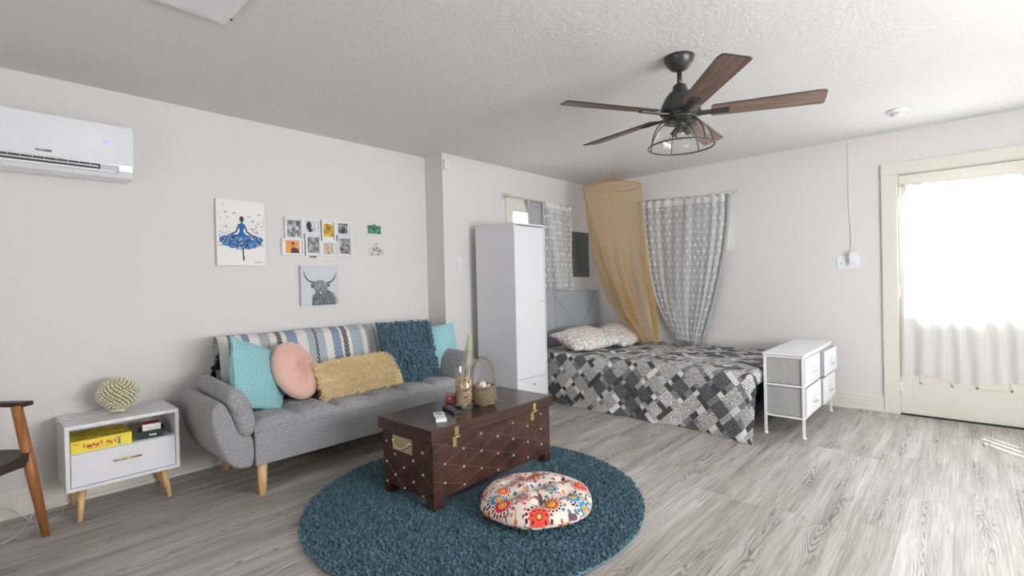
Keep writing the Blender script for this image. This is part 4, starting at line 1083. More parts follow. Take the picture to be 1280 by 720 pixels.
def swag(u, v):
    # the gathered front panel swept to the right over the pillow
    t = v; x0 = -3.30+.52*u; top = Vector((-3.31+.40*u, 4.98-.26*math.sin(PI*u*.9+.3), 2.29)); bot = Vector((-2.74+.10*u, 4.93+.03*u, .735-.02*u))
    p = top.lerp(bot, t); bow = math.sin(PI*t)**1.2
    p.x += -.10*bow*(1-u)+.02*math.sin(u*38+t*2)*(.3+t)*.6; p.y += .03*math.sin(u*30+1)*(.3+.7*t); return p
obj('net_swag', MB().grid(swag, 70, 40), M_net, cn, recalc=False)
obj('hanging_hook', MB().tube([(-3.0, 5.04, 2.415), (-3.0, 5.04, 2.428), (-3.012, 5.04, 2.434), (-3.0, 5.04, 2.44)], .003, 6).lathe([(0, 2.430), (.012, 2.434), (.014, 2.44)], (-3.0, 5.04, 0), 12), M_chrome, cn)

# ------------------------------------------------------------------ curtains on rods
cw = thing('lace_curtain', 'white dotted lace over grey curtain gathered low beside the canopy', 'curtain', (-2.28, YB-.06, .5))
def edge(tab, z):
    for (za, xa), (zb, xb) in zip(tab, tab[1:]):
        if za >= z >= zb: q = (za-z)/(za-zb); return xa+(xb-xa)*q
    return tab[-1][1]
LE = [(2.12, -2.785), (1.8, -2.765), (1.5, -2.735), (1.2, -2.69), (.95, -2.62), (.75, -2.53), (.6, -2.445), (.49, -2.385)]
RE = [(2.12, -1.80), (1.8, -1.815), (1.5, -1.85), (1.2, -1.905), (.95, -1.965), (.75, -2.03), (.6, -2.085), (.49, -2.115)]
def back_curtain(off, dl, dr, ph, amp):
    def f(u, v):
        z = 2.115-.03*u+(.525-2.115)*v+(.0 if v > .02 else .012*math.sin(u*60))
        zz = min(2.12, max(.49, z)); xl, xr = edge(LE, zz)+dl, edge(RE, zz)+dr
        g_ = 1-.4*v
        x = xl+(xr-xl)*(u+.006*math.sin(u*40+v*6)*math.sin(PI*u))
        y = YB-off-amp*(.5+.5*math.sin(u*58+ph+2.5*v+2*math.sin(u*7)))*(1-.15*v)-.01*math.sin(u*11+5*v)
        return (x, y, z)
    return f
obj('grey_panel', MB().grid(back_curtain(.055, -.005, .012, 0, .022), 180, 40, lambda u, v: (u*1.4, v*1.65)), M_gcurt, cw, recalc=False)
obj('lace_panel', MB().grid(back_curtain(.088, .01, -.03, 1.3, .018), 180, 40, lambda u, v: (u*1.05, v*1.65)), M_lace, cw, recalc=False)
M_rodc = plain('cream_rod', srgb(206, 202, 180), .4)
rd = MB().tube([(-2.82, YB-.075, 2.13), (-1.76, YB-.075, 2.095)], .007, 10)
for k in range(5): rd.ball((-1.765+.014*k, YB-.075+.012*math.sin(k*2), 2.095+.012*math.cos(k*2)), .010, (1.3, 1, 1), 1)
for bx_ in (-2.80, -1.79): rd.tube([(bx_, YB-.075, 2.11), (bx_, YB, 2.11)], .004, 6)
tag(obj('curtain_rod', rd, M_rodc, origin=(-2.29, YB-.07, 2.11)), 'cream rod with leafy finial holding the gathered lace curtain', 'curtain rod', 'curtain rods')
obj('tieback', MB().tube([(-2.385, YB-.075, .54), (-2.25, YB-.12, .532), (-2.115, YB-.075, .54)], .012, 8), M_gcurt, cw)
# left window curtain
lw = thing('lace_curtain', 'white dotted lace curtain beside the tall wardrobe', 'curtain', (XA+.07, 4.55, 1.0))
def side_curtain(off, ya, yb, ph, amp, ya2=None, yb2=None, fq=46):
    def f(u, v):
        z = 2.112-.985*v; a0 = ya+((ya2 or ya)-ya)*v; b0 = yb+((yb2 or yb)-yb)*v
        return (XA+off+amp*math.sin(u*fq+ph+1.2*v+1.5*math.sin(u*5)), a0+(b0-a0)*u, z+(.008*math.sin(u*50) if v < .03 else 0))
    return f
obj('grey_panel', MB().grid(side_curtain(.05, 4.14, 4.90, 0, .016), 120, 20, lambda u, v: (u*1.0, v*1.16)), M_gcurt, lw, recalc=False)
obj('lace_panel', MB().grid(side_curtain(.09, 4.34, 4.93, 1, .022, 4.36, 4.93, 30), 120, 20, lambda u, v: (u*.85, v*1.16)), M_lace, lw, recalc=False)
obj('lace_ruffle', MB().grid(side_curtain(.125, 4.36, 4.60, 2, .018, 4.55, 4.74, 26), 60, 20, lambda u, v: (u*.5+.03, v*1.16)), M_lace, lw, recalc=False)
rd = MB().tube([(XA+.075, 3.80, 2.125), (XA+.075, 4.95, 2.115)], .007, 10)
for k in range(5): rd.ball((XA+.075+.012*math.sin(k*2), 3.80-.014*k, 2.127+.012*math.cos(k*2)), .010, (1, 1.3, 1), 1)
for y_ in (3.83, 4.94): rd.tube([(XA+.075, y_, 2.12), (XA, y_, 2.115)], .004, 6).bb(XA, XA+.004, y_-.012, y_+.012, 2.085, 2.135)
tag(obj('curtain_rod', rd, M_rodc, origin=(XA+.075, 4.37, 2.12)), 'cream rod with leafy finial above the tall wardrobe', 'curtain rod', 'curtain rods')

# ------------------------------------------------------------------ electrical panel
ep = thing('electrical_panel', 'dark grey electrical breaker panel on the wall above the headboard', 'breaker panel', (XA, 5.20, 1.27))
obj('cover', MB().bb(XA, XA+.012, 5.014, 5.386, 1.268, 1.832, .003), M_pgrey, ep)
dr = obj('door', MB().bb(XA+.012, XA+.018, 5.10, 5.372, 1.33, 1.775, .002), plain('panel_door', srgb(88, 94, 93), .45), ep)
obj('latch', MB().bb(XA+.018, XA+.022, 5.345, 5.357, 1.53, 1.57).bb(XA+.018, XA+.020, 5.345, 5.352, 1.38, 1.44).bb(XA+.018, XA+.020, 5.345, 5.352, 1.65, 1.71), M_chrome, dr)
for y_, z_ in ((5.03, 1.29), (5.03, 1.815), (5.37, 1.29), (5.37, 1.815)): obj('screw', MB().ball((XA+.012, y_, z_), .007, (.5, 1, 1), 1), M_chrome, ep)

# ------------------------------------------------------------------ fabric drawer dresser
dr_ = thing('drawer_dresser', 'white metal-framed dresser with four pale fabric drawers by the bed', 'dresser', (-1.02, 4.66, 0))
x0, x1, y0, y1, zt = -1.162, -.885, 4.148, 5.165, .625
obj('top', MB().bb(x0-.006, x1+.006, y0-.008, y1+.008, zt-.012, zt+.004, .003), M_white, dr_)
fr = MB()
for px in (x0+.008, x1-.008):
    for py in (y0+.008, y1-.008):
        fr.bb(px-.009, px+.009, py-.009, py+.009, .02, zt-.012, .002)
        fr.lathe([(0, .0), (.016, 0), (.016, .010), (.008, .022), (0, .022)], (px, py, 0), 12)
for z in (.148, .385, .602):
    for px in (x0+.008, x1-.008): fr.bb(px-.008, px+.008, y0+.01, y1-.01, z-.007, z+.007)
    for py in (y0+.008, y1-.008): fr.bb(x0+.01, x1-.01, py-.008, py+.008, z-.007, z+.007)
for px in (x1-.008,): fr.bb(px-.006, px+.006, 4.650, 4.664, .148, .602)
obj('frame', fr, M_whitem, dr_)
for (ya, yb, za, zb, out) in ((y0+.012, 4.648, .395, .592, .0), (4.666, y1-.018, .395, .588, .032), (y0+.012, 4.648, .158, .370, .004), (4.666, y1-.018, .158, .372, .020)):
    q = obj('drawer', MB().bb(x0+.012, x1+.002+out, ya, yb, za, zb, .004).bb(x0+.012, x1-.02, ya-.0016, ya+.001, za+.004, zb-.004), [M_drawer], dr_)
    q['label'] = 'grey fabric drawer with a pale front'
    fn = obj('drawer_front', MB().bb(x1+.002+out, x1+.010+out, ya, yb, za, zb, .003), M_drawerf, q)
    ym = (ya+yb)/2+.0; zm = (za+zb)/2
    fn = obj('pull_tab', MB().bb(x1+.010+out, x1+.016+out, ym-.018, ym+.018, zm-.035, zm+.018, .002), M_drawerf, q)
    obj('drawer_seam', MB().tube([(x1+.0105+out, ya+.03, za+.02), (x1+.0105+out, yb-.03, za+.02)], .001, 4), M_drawer, q)
    # only three levels deep: the pull's ring stays beside the tab
    obj('pull_ring', MB().tube([(x1+.012+out, ym-.03, zm-.02), (x1+.030+out, ym-.03, zm-.022), (x1+.030+out, ym+.03, zm-.022), (x1+.012+out, ym+.03, zm-.02)], .003, 6), M_chrome, q)
# centre fold of the grey end panels
for za, zb in ((.40, .588), (.162, .366)):
    obj('end_panel_fold', MB().tube([((x0+x1)/2, y0+.0098, za), ((x0+x1)/2, y0+.0098, zb)], .0008, 4), M_drawerf, dr_)

# ------------------------------------------------------------------ ceiling fan
F0 = Vector((-1.158, 2.69, 0))
cf = thing('ceiling_fan', 'dark five-blade ceiling fan with a wire cage light', 'ceiling fan', (F0.x, F0.y, H))
obj('canopy', MB().lathe([(0, 2.366), (.022, 2.366), (.045, 2.375), (.068, 2.398), (.080, 2.425), (.082, 2.44), (0, 2.44)], (F0.x, F0.y, 0), 36), M_bronze, cf)
obj('downrod', MB().tube([(F0.x, F0.y, 2.37), (F0.x, F0.y, 2.27)], .0135, 14), M_bronze, cf)
mo = MB().lathe([(0, 2.292), (.024, 2.292), (.036, 2.282), (.040, 2.258), (.056, 2.245), (.078, 2.22), (.098, 2.18), (.108, 2.155), (.110, 2.148), (.112, 2.138), (.108, 2.130), (.088, 2.126), (.086, 2.108), (.096, 2.104), (.094, 2.092), (.07, 2.088), (0, 2.088)], (F0.x, F0.y, 0), 40)
obj('motor_housing', mo, M_bronze, cf)
for k in range(5):
    a = math.radians(24+72*k); R_ = Matrix.Rotation(a, 3, 'Z') @ Matrix.Rotation(math.radians(-12), 3, 'X')
    # blade outline in local x (radial), y (width)
    ol = [(.17, -.052), (.66, -.066), (.695, -.060), (.703, -.045), (.712, .055), (.705, .066), (.17, .056), (.163, .045), (.163, -.042)]
    b = MB(); q = bmesh.new(); A1 = [q.verts.new((x, y, .003)) for x, y in ol]; B1 = [q.verts.new((x, y, -.003)) for x, y in ol]; q.faces.new(A1); q.faces.new(B1[::-1])
    for i in range(len(ol)): q.faces.new((A1[i], B1[i], B1[(i+1) % len(ol)], A1[(i+1) % len(ol)]))
    b.merge(q)
    bo = obj('blade', b, [M_bladew], cf, local=True); bo.matrix_local = Matrix.Translation(Vector((0, 0, 2.128-H))) @ R_.to_4x4()
    ed = MB(); pl_ = [Vector((x, y, 0)) for x, y in ol]; ed.tube(pl_+[pl_[0]], .0036, 4, False, False)
    eo = obj('blade_edge', ed, M_bronze, bo, local=True)
    ar = MB(); ar.prism([(.085, -.022), (.15, -.014), (.25, -.022), (.255, .022), (.15, .014), (.085, .022)], 'z', -.014, -.004, bev=.002)
    ao = obj('blade_bracket', ar, M_bronze, bo, local=True)
# cage light
lk = obj('light_cage', MB().tube([(F0.x+.176*math.cos(2*PI*k/48), F0.y+.176*math.sin(2*PI*k/48), 1.945) for k in range(49)], .0042, 6, False), M_bronze, cf)
cg = MB()
for k in range(7):
    a = 2*PI*k/7+.5
    cg.tube([(F0.x+r*math.cos(a), F0.y+r*math.sin(a), z) for r, z in ((.072, 2.088), (.105, 2.078), (.138, 2.05), (.16, 2.01), (.172, 1.97), (.176, 1.945))], .0034, 6)
cg.tube([(F0.x+.085*math.cos(2*PI*k/36), F0.y+.085*math.sin(2*PI*k/36), 2.084) for k in range(37)], .004, 6, False)
obj('cage_wire', cg, M_bronze, lk)
obj('glass_bowl', MB().lathe([(.07, 2.086), (.10, 2.076), (.13, 2.05), (.150, 2.01), (.160, 1.965), (.160, 1.950)], (F0.x, F0.y, 0), 40), M_glass, cf)
M_fil = plain('amber_bulb_base', srgb(176, 150, 110), .3, .6)
hubm = MB().lathe([(0, 2.05), (.03, 2.05), (.034, 2.088), (0, 2.088)], (F0.x, F0.y, 0), 20)
lh = obj('lamp_holder', hubm, M_bronze, cf)
for k in range(3):
    a = 2*PI*k/3+.9; d_ = Vector((math.cos(a)*.8, math.sin(a)*.8, -.6)).normalized(); p = Vector((F0.x, F0.y, 2.062))
    sk = obj('socket', MB().tube([p+d_*.02, p+d_*.065], [.015, .017], 14), M_bronze, lh)
    c0 = p+d_*.065; R_ = d_.to_track_quat('Z', 'Y').to_matrix(); b = MB(); q = MB().lathe([(.012, 0), (.014, .012), (.026, .03), (.031, .05), (.028, .068), (.016, .082), (0, .086)], (0, 0, 0), 20)
    b.merge(q.bm, R_, c0); obj('bulb', b, M_glass, sk if 0 else lh)
    obj('filament', MB().tube([c0+d_*.01, c0+d_*.05], .003, 6), M_fil, lh)

# smoke detector, ceiling hatch
sd = thing('smoke_detector', 'round white smoke detector on the ceiling near the door', 'smoke detector', (-.358, 4.738, H))
obj('base', MB().lathe([(0, H-.022), (.062, H-.022), (.070, H-.012), (.070, H), (0, H)], (-.358, 4.738, 0), 36), M_whiteg, sd)
obj('grille', MB().lathe([(0, H-.045), (.028, H-.045), (.040, H-.038), (.044, H-.022), (0, H-.022)], (-.358, 4.738, 0), 30), plain('pale_grey_plastic', srgb(212, 214, 216), .4), sd)
lf = thing('ceiling_light_panel', 'flat white rectangular panel on the ceiling at the top left', 'ceiling panel', (-2.1, .3, H))
obj('frame', MB().bb(-2.475, -1.85, -.42, .815, H-.022, H, .004), M_whitem, lf)
obj('diffuser', MB().bb(-2.44, -1.885, -.38, .782, H-.027, H-.021, .002), M_whiteg, lf)
tag(obj('ceiling_screw', MB().ball((-2.452, .832, H-.003), .006, (1, 1, .8), 2), M_black, origin=(-2.452, .832, H)), 'small dark spot at the corner of the white ceiling panel', 'screw')

# ------------------------------------------------------------------ wall plates, sensor, charger
sw = thing('light_switch', 'white single light switch on the wall left of the wardrobe', 'light switch', (XA, 3.178, 1.405))
obj('plate', MB().bb(XA, XA+.005, 3.143, 3.213, 1.347, 1.462, .002), M_whiteg, sw)
obj('toggle', MB().bb(XA+.005, XA+.014, 3.173, 3.183, 1.397, 1.418, .002), M_whiteg, sw)
sn = thing('motion_sensor', 'small white sensor high on the wall at the end of the sofa wall', 'sensor', (XA, 3.035, 2.33))
obj('housing', MB().bb(XA, XA+.022, 3.004, 3.064, 2.287, 2.378, .006), M_whiteg, sn); obj('lens', MB().ball((XA+.022, 3.034, 2.345), .006, (.5, 1, 1), 1), M_pgrey, sn)
pt = thing('wall_plate', 'wide white three-gang plate with a socket left of the door', 'wall plate', (-.782, YB, 1.33))
obj('plate', MB().bb(-.869, -.695, YB-.006, YB, 1.268, 1.386, .003), M_whiteg, pt)
obj('cable_port', MB().ball((-.835, YB-.006, 1.322), .006, (1, .5, 1), 1), M_pgrey, pt)
obj('switch_rocker', MB().bb(-.802, -.77, YB-.010, YB-.006, 1.292, 1.362, .002), plain('rocker_grey', srgb(206, 208, 212), .4), pt)
obj('outlet', MB().bb(-.742, -.708, YB-.009, YB-.006, 1.292, 1.362, .002), M_whiteg, pt)
ch_ = thing('usb_charger', 'white charger plugged in the plate with a cord running up the wall', 'charger', (-.745, YB-.03, 1.37))
obj('adapter', MB().bb(-.768, -.716, YB-.048, YB-.0095, 1.322, 1.414, .005), M_whiteg, ch_)
obj('charging_cord', MB().tube(arc_pts([(-.752, YB-.024, 1.414), (-.750, YB-.012, 1.47), (-.757, YB-.006, 1.65), (-.768, YB-.005, 1.85), (-.768, YB-.005, 2.1), (-.767, YB-.005, 2.38), (-.775, YB-.006, 2.425), (-.80, YB-.01, 2.436)]), .0032, 6), M_whiteg, ch_)
ot = thing('wall_outlet', 'white duplex outlet low on the wall behind the dresser', 'outlet', (-.905, YB, .40))
obj('plate', MB().bb(-.943, -.873, YB-.005, YB, .338, .455, .002), M_whiteg, ot)
for z in (.372, .421):
    r = obj('receptacle', MB().bb(-.926, -.890, YB-.008, YB-.005, z-.017, z+.017, .003), M_whiteg, ot)
    obj('slot', MB().bb(-.916, -.913, YB-.0085, YB-.0078, z-.004, z+.008).bb(-.903, -.900, YB-.0085, YB-.0078, z-.004, z+.008), M_dark, r)

# ------------------------------------------------------------------ air conditioner
ai = thing('air_conditioner', 'white wall-mounted split air conditioner high on the left wall', 'air conditioner', (XL, .27, 1.87))
ay0, ay1 = -.14, .672
prof = [(XL, 1.880), (XL+.11, 1.868), (XL+.165, 1.882), (XL+.192, 1.915), (XL+.200, 1.955), (XL+.200, 2.165), (XL+.192, 2.178), (XL+.02, 2.186), (XL, 2.186)]
obj('body', MB().prism(prof, 'y', ay0+.004, ay1, bev=.006, seg=3), M_whiteg, ai)
obj('front_panel', MB().bb(XL+.198, XL+.207, ay0, ay1+.002, 1.950, 2.176, .006, 3), M_whiteg, ai)
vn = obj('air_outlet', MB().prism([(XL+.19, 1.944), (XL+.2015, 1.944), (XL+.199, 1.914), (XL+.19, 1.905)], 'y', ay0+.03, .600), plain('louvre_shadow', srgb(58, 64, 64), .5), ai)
obj('louvre', MB().box((XL+.2015, (ay0+.52)/2, 1.9285), (.006, .64, .005)).box((XL+.200, (ay0+.60)/2, 1.908), (.008, .72, .010)), M_whitem, vn)
vv = MB()
for k in range(14): vv.bb(XL+.172, XL+.2025, ay0+.05+.047*k, ay0+.0515+.047*k, 1.93, 1.944)
obj('vertical_vane', vv, M_whitem, vn)['kind'] = 'stuff'
obj('outlet_cap', MB().prism([(XL+.197, 1.945), (XL+.2025, 1.945), (XL+.2, 1.912), (XL+.195, 1.905)], 'y', .520, .605).bb(XL+.199, XL+.2035, .53, .60, 1.926, 1.930), plain('grey_plastic', srgb(190, 192, 196), .4), ai)
M_ink = plain('navy_ink', srgb(60, 60, 110), .5)
lg = MB(); text_into(lg, 'PIONEER', (XL+.2075, .252, 1.972), (0, 1, 0), (0, 0, 1), .0165, .0003, 0, .0006); obj('brand_lettering', lg, M_ink, ai)
t = NT('lit_display'); M_led = t.done(t.n('ShaderNodeEmission', {'Color': srgb(150, 140, 255), 'Strength': 1.6}))
lg = MB(); text_into(lg, '83', (XL+.2075, .533, 2.058), (0, 1, 0), (0, 0, 1), .030, .0003); obj('temperature_display', lg, M_led, ai)

# ------------------------------------------------------------------ pictures on the wall
def fx(mb, x, pts, mi=0, th=.0008):
    mb.mi = mi; mb.prism(pts, 'x', x, x+th)
bp = thing('ballet_canvas', 'canvas print of a dancer in a blue tutu, largest picture on the wall', 'wall art', (XL, 1.315, 1.38))
cy0, cy1, cz0, cz1, cx = 1.157, 1.477, 1.378, 1.842, XL+.034
obj('canvas', MB().bb(XL+.002, cx, cy0, cy1, cz0, cz1, .003), M_paper, bp)
U = lambda u, v: (cy0+(cy1-cy0)*u, cz1-(cz1-cz0)*v)
inks = [plain('ink_skin', srgb(82, 66, 66), .8), plain('ink_blue', srgb(30, 112, 188), .8), plain('ink_deep', srgb(30, 62, 128), .8), plain('ink_light', srgb(92, 170, 218), .8), plain('ink_slate', srgb(88, 98, 116), .8)]
f = MB(); ell = lambda cu, cv, ru, rv, n=14: [U(cu+ru*math.cos(2*PI*k/n), cv+rv*math.sin(2*PI*k/n)) for k in range(n)]
rr = random.Random(11)
for i in range(760):
    a = rr.uniform(0, 2*PI); q = rr.random()**.55; cu = .5+.44*q*math.cos(a); cv = .635+.115*q*math.sin(a)-.03*abs(math.cos(a)*q)**2
    if cv < .50: continue
    w = rr.uniform(.010, .026); fx(f, cx+rr.uniform(.0002, .0012), [U(cu-w, cv), U(cu, cv-w*.55), U(cu+w, cv+w*.2), U(cu+.2*w, cv+w*.7)], rr.choice([1, 1, 2, 2, 3, 4]))
for i in range(420):
    cu = rr.uniform(.03, .97); d0 = abs(cu-.5)/.5; cv = .72-.55*rr.random()**1.6*d0-.02; w = rr.uniform(.004, .010)
    fx(f, cx+.0003, [U(cu-w, cv), U(cu, cv-w), U(cu+w, cv), U(cu, cv+w)], rr.choice([4, 2, 3, 4]))
obj('printed_tutu', f, inks, bp)['kind'] = 'stuff'
f = MB()
fx(f, cx+.0004, [U(.44, .355), U(.56, .355), U(.555, .42), U(.53, .47), U(.62, .56), U(.38, .56), U(.46, .47), U(.445, .42)], 1, .0012)
for s_ in (-1, 1): fx(f, cx+.0004, [U(.5+s_*.06, .36), U(.5+s_*.085, .39), U(.5+s_*.12, .47), U(.5+s_*.28, .54), U(.5+s_*.27, .55), U(.5+s_*.10, .49), U(.5+s_*.06, .41)][::s_], 0, .0012)
fx(f, cx+.0004, ell(.505, .285, .048, .045), 0, .0012); fx(f, cx+.0004, [U(.49, .32), U(.52, .32), U(.525, .36), U(.485, .36)], 0, .0012)
fx(f, cx+.0004, [U(.505, .74), U(.535, .74), U(.535, .84), U(.552, .87), U(.535, .93), U(.52, .93), U(.51, .87)], 0, .0012)
obj('printed_dancer', f, inks, bp); f = MB()
for cu, cv in ((.14, .07), (.18, .19), (.22, .275), (.36, .2), (.18, .42), (.74, .31), (.80, .375), (.70, .43), (.82, .48), (.88, .2), (.66, .24)):
    w = rr.uniform(.016, .034); fx(f, cx+.0004, [U(cu-w, cv-w*.5), U(cu, cv), U(cu+w, cv-w*.6), U(cu+w*.7, cv+w*.3), U(cu, cv+w*.2), U(cu-w*.8, cv+w*.4)], 4)
obj('printed_butterflies', f, inks, bp); f = MB()
f.mi = 4; f.tube([(cx+.0004, *U(.76+.17*t, .945+.012*math.sin(t*26))) for t in [k/16 for k in range(17)]], .0009, 4, False)
obj('signature', f, inks, bp)

cp = thing('highland_cow_canvas', 'square grey canvas print of a long-horned shaggy cow', 'wall art', (XL, 1.89, 1.07))
cy0, cy1, cz0, cz1, cx = 1.735, 2.050, 1.070, 1.383, XL+.034
obj('canvas', MB().bb(XL+.002, cx, cy0, cy1, cz0, cz1, .003), plain('pale_grey_canvas', srgb(206, 212, 220), .8), cp)
gi = [plain('ink_grey_%d' % k, srgb(*k3), .85) for k, k3 in enumerate(((66, 70, 76), (104, 108, 115), (140, 146, 153), (188, 193, 198), (220, 224, 228)))]
f = MB(); ell = lambda cu, cv, ru, rv, n=16: [U(cu+ru*math.cos(2*PI*k/n), cv+rv*math.sin(2*PI*k/n)) for k in range(n)]
fx(f, cx, [U(.27, 1.0-.004), U(.27, .82), U(.34, .70), U(.45, .62), U(.66, .60), U(.80, .68), U(.88, .80), U(.90, .996)], 1, .0006)
fx(f, cx, ell(.50, .60, .155, .19), 2, .0009); fx(f, cx, ell(.50, .47, .17, .11), 2, .0010)
for s_, pts in ((-1, [(.36, .44), (.27, .41), (.17, .36), (.11, .27), (.07, .155)]), (1, [(.66, .44), (.75, .42), (.84, .36), (.89, .28), (.93, .18)])):
    f.mi = 0; f.tube([(cx+.001, *U(*p)) for p in pts], [.0062, .0058, .005, .0038, .0018], 6)
fx(f, cx, [U(.36, .47), U(.24, .45), U(.26, .56), U(.36, .55)], 1, .0008); fx(f, cx, [U(.66, .47), U(.76, .46), U(.73, .54), U(.66, .54)], 1, .0008)
fx(f, cx+.0006, ell(.495, .70, .085, .075), 0, .0008); fx(f, cx+.0010, ell(.50, .68, .055, .045), 3, .0008); fx(f, cx+.0014, ell(.475, .665, .014, .012, 8), 0, .0008); fx(f, cx+.0014, ell(.535, .665, .014, .012, 8), 0, .0008)
rr = random.Random(21)
for i in range(620):
    body = rr.random() < .55
    if body: cu, cv = rr.uniform(.29, .88), rr.uniform(.70, .96)
    else:
        a = rr.random()*6.28; q = math.sqrt(rr.random()); cu, cv = .50+.165*q*math.cos(a), .53+.15*q*math.sin(a)
        if cv > .60 and abs(cu-.5) < .08: continue
    if body and cv < .70+.3*max(0, abs(cu-.6)-.2): continue
    l = rr.uniform(.03, .07); dx_ = (cu-.5)*.25+rr.uniform(-.012, .012); w = .0045
    if cv+l > .995: l = .99-cv
    fx(f, cx+rr.uniform(.0008, .0016), [U(cu-w, cv-l*.3), U(cu+w, cv-l*.3), U(cu+dx_+w*.4, cv+l*.7), U(cu+dx_-w*.4, cv+l*.7)], rr.choice([0, 1, 1, 2, 3, 3] if body else [1, 2, 2, 3, 4, 0]), .0004)
obj('printed_cow', f, gi, cp)

# multi-aperture frame
mf = thing('collage_photo_frame', 'white collage frame holding eight small photographs', 'photo frame', (XL, 1.90, 1.466))
fy0, fy1, fz0, fz1 = 1.600, 2.182, 1.463, 1.757
FU = lambda u, v: (fy0+(fy1-fy0)*u, fz1-(fz1-fz0)*v)
def m_photo(name, cols, sc, seed):
    t = NT(name); v = t.coord(); n = t.noise(t.mapp(v, (1, 1, 1), (0, 0, 0), (seed, seed*.7, 0)), sc, 3, .6)
    k = len(cols); return t.done(t.pr(t.ramp(n, [(.30+.38*i/(k-1), srgb(*c_)) for i, c_ in enumerate(cols)]), .35))
aps = [(.05, .285, 0, .60, 'grey photograph of a crowd', ((30, 32, 34), (120, 120, 122), (225, 225, 225)), 28, .22),
       (.285, .53, .02, .42, 'photograph of a dark silhouetted head', None, 0, .2),
       (.55, .755, .0, .59, 'yellow sunset photograph', ((120, 90, 30), (222, 180, 40), (240, 214, 90)), 18, .22),
       (.755, 1.0, .02, .40, 'dark grey photograph', ((30, 30, 32), (70, 70, 72), (180, 180, 180)), 26, .14),
       (0, .30, .56, 1, 'orange photograph of a person in dark clothes', None, 1, .2),
       (.315, .53, .42, 1, 'grey photograph of foliage', ((50, 50, 52), (130, 130, 130), (200, 200, 200)), 34, .18),
       (.53, .78, .58, 1, 'pale warm photograph', ((150, 130, 100), (222, 196, 176), (120, 160, 110)), 26, .10),
       (.78, 1, .41, 1, 'grey photograph of several people', ((60, 60, 60), (140, 140, 142), (210, 210, 210)), 30, .18)]
fm = MB(); photos = []
for i, (u0, u1, v0, v1, lab, cols, sc, mg) in enumerate(aps):
    a0, z1_ = FU(u0, v0); a1, z0_ = FU(u1, v1); w = min(a1-a0, z1_-z0_); b_ = .012; dep = XL+.026+(.004 if i in (0, 2, 5, 7) else 0)
    a0 += .001; a1 -= .001; z0_ += .001; z1_ -= .001
    fm.bb(XL+.002, dep, a0, a0+b_, z0_, z1_).bb(XL+.002, dep, a1-b_, a1, z0_, z1_).bb(XL+.002, dep, a0+b_, a1-b_, z0_, z0_+b_).bb(XL+.002, dep, a0+b_, a1-b_, z1_-b_, z1_)
    fm.bb(XL+.002, XL+.012, a0+b_, a1-b_, z0_+b_, z1_-b_)
    iy = (a1-a0)*(.12 if (z1_-z0_) > (a1-a0) else .20); iz = (z1_-z0_)*(.14 if (z1_-z0_) > (a1-a0) else .13)
    if i == 2: iz = (z1_-z0_)*.2
    photos.append((i, lab, cols, sc, a0+iy, a1-iy, z0_+iz, z1_-iz*.9))
obj('frame', fm, M_whiteg, mf)
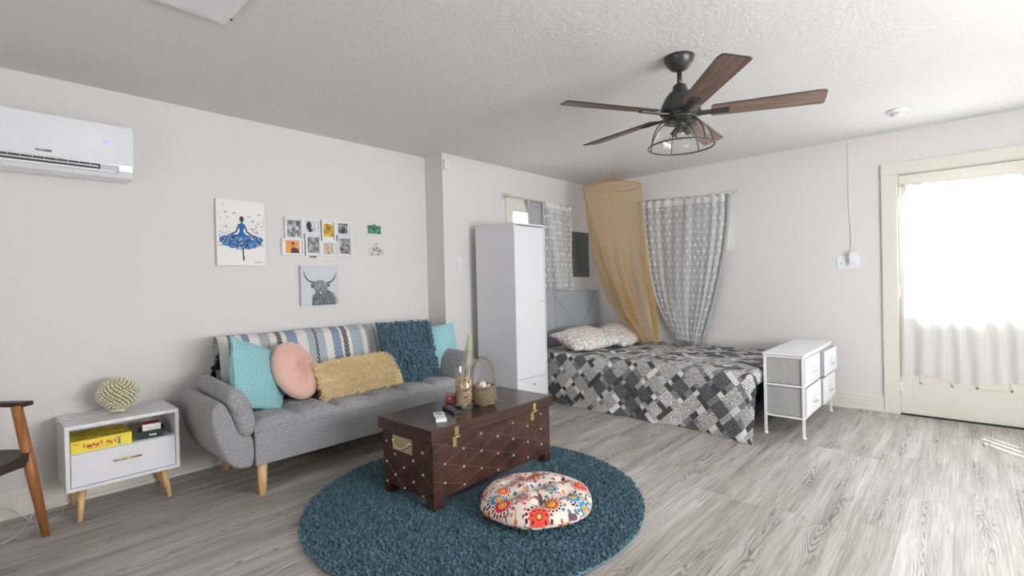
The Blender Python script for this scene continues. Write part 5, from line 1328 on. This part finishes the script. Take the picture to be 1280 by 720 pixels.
for i, lab, cols, sc, a0, a1, z0_, z1_ in photos:
    m = MB().bb(XL+.012, XL+.0132, a0, a1, z0_, z1_)
    if cols: o = obj('photograph', m, m_photo('photo_%d' % i, cols, sc, i*3.1), mf)
    else:
        W_, H_ = a1-a0, z1_-z0_; C_ = lambda u, v: (a0+W_*u, z1_-H_*v)
        if i == 1:
            fx(m, XL+.0132, [C_(.30+.24*math.cos(t), .42+.40*math.sin(t)) for t in [k*2*PI/14 for k in range(14)]], 1, .0005); fx(m, XL+.0132, [C_(.3, .6), C_(.6, .7), C_(.6, .97), C_(.25, .97)], 1, .0005); fx(m, XL+.0134, [C_(.72+.08*math.cos(t), .72+.1*math.sin(t)) for t in [k*2*PI/8 for k in range(8)]], 2, .0005)
            o = obj('photograph', m, [plain('photo_pale', srgb(206, 208, 210), .4), plain('photo_dark', srgb(52, 52, 54), .5), plain('photo_pink', srgb(214, 80, 120), .5)], mf)
        else:
            fx(m, XL+.0132, [C_(.35, .98), C_(.40, .62), C_(.58, .52), C_(.92, .66), C_(.98, .98)], 1, .0005); fx(m, XL+.0134, [C_(.52+.13*math.cos(t), .36+.22*math.sin(t)) for t in [k*2*PI/12 for k in range(12)]], 2, .0005); fx(m, XL+.0136, [C_(.40, .28), C_(.45, .12), C_(.6, .12), C_(.65, .27)], 1, .0005)
            o = obj('photograph', m, [plain('photo_orange', srgb(232, 150, 52), .4, var=.2, nscale=6), plain('photo_black', srgb(48, 38, 40), .5), plain('photo_skin', srgb(190, 130, 100), .5)], mf)
    o['label'] = lab
obj('hanging_ornament', MB().tube(arc_pts([(XL+.01, 1.82, 1.466), (XL+.012, 1.83, 1.452), (XL+.012, 1.85, 1.458), (XL+.012, 1.865, 1.450), (XL+.01, 1.875, 1.466)], 6), .003, 6), M_black, mf)

# two small clipped prints
def clipped(name, label, y0_, y1_, z0_, z1_, cols, blobs, seed):
    t = thing(name, label, 'print', (XL, (y0_+y1_)/2, z0_), 'small clipped prints'); m = MB().bb(XL+.001, XL+.0025, y0_, y1_, z0_, z1_)
    obj('paper', m, plain(name+'_paper', srgb(*cols[0]), .7), t); r_ = random.Random(seed); q = MB()
    for i in range(blobs):
        w = r_.uniform(.008, .022); cy_ = r_.uniform(y0_+w, y1_-w); cz_ = r_.uniform(z0_+w*.6, z1_-w*.6); n = 7
        fx(q, XL+.0025+r_.uniform(0, .0006), [(cy_+w*math.cos(2*PI*k/n)*r_.uniform(.6, 1), cz_+w*.6*math.sin(2*PI*k/n)*r_.uniform(.6, 1)) for k in range(n)], r_.randrange(len(cols)-1), .0005)
    obj('printed_shapes', q, [plain('%s_ink%d' % (name, i), srgb(*c_), .7) for i, c_ in enumerate(cols[1:])], t)
    obj('clip', MB().bb(XL+.001, XL+.012, (y0_+y1_)/2-.006, (y0_+y1_)/2+.006, z1_-.006, z1_+.010, .002), M_pgrey, t)
    return t
clipped('leaf_print', 'small green leafy print clipped to the wall, the upper of two', 2.350, 2.482, 1.673, 1.745, ((60, 140, 104), (40, 112, 80), (110, 190, 156), (44, 64, 58), (84, 160, 120)), 26, 5)
t = clipped('sketch_print', 'small brown and white print hanging below the green one', 2.358, 2.500, 1.478, 1.545, ((208, 204, 200), (150, 130, 122), (226, 222, 216), (190, 180, 172)), 12, 6)
obj('string', MB().tube([(XL+.004, 2.388, 1.545), (XL+.004, 2.428, 1.582), (XL+.004, 2.470, 1.545)], .0012, 4).ball((XL+.005, 2.428, 1.584), .006, (1, 1, 1), 1), M_pgrey, t)
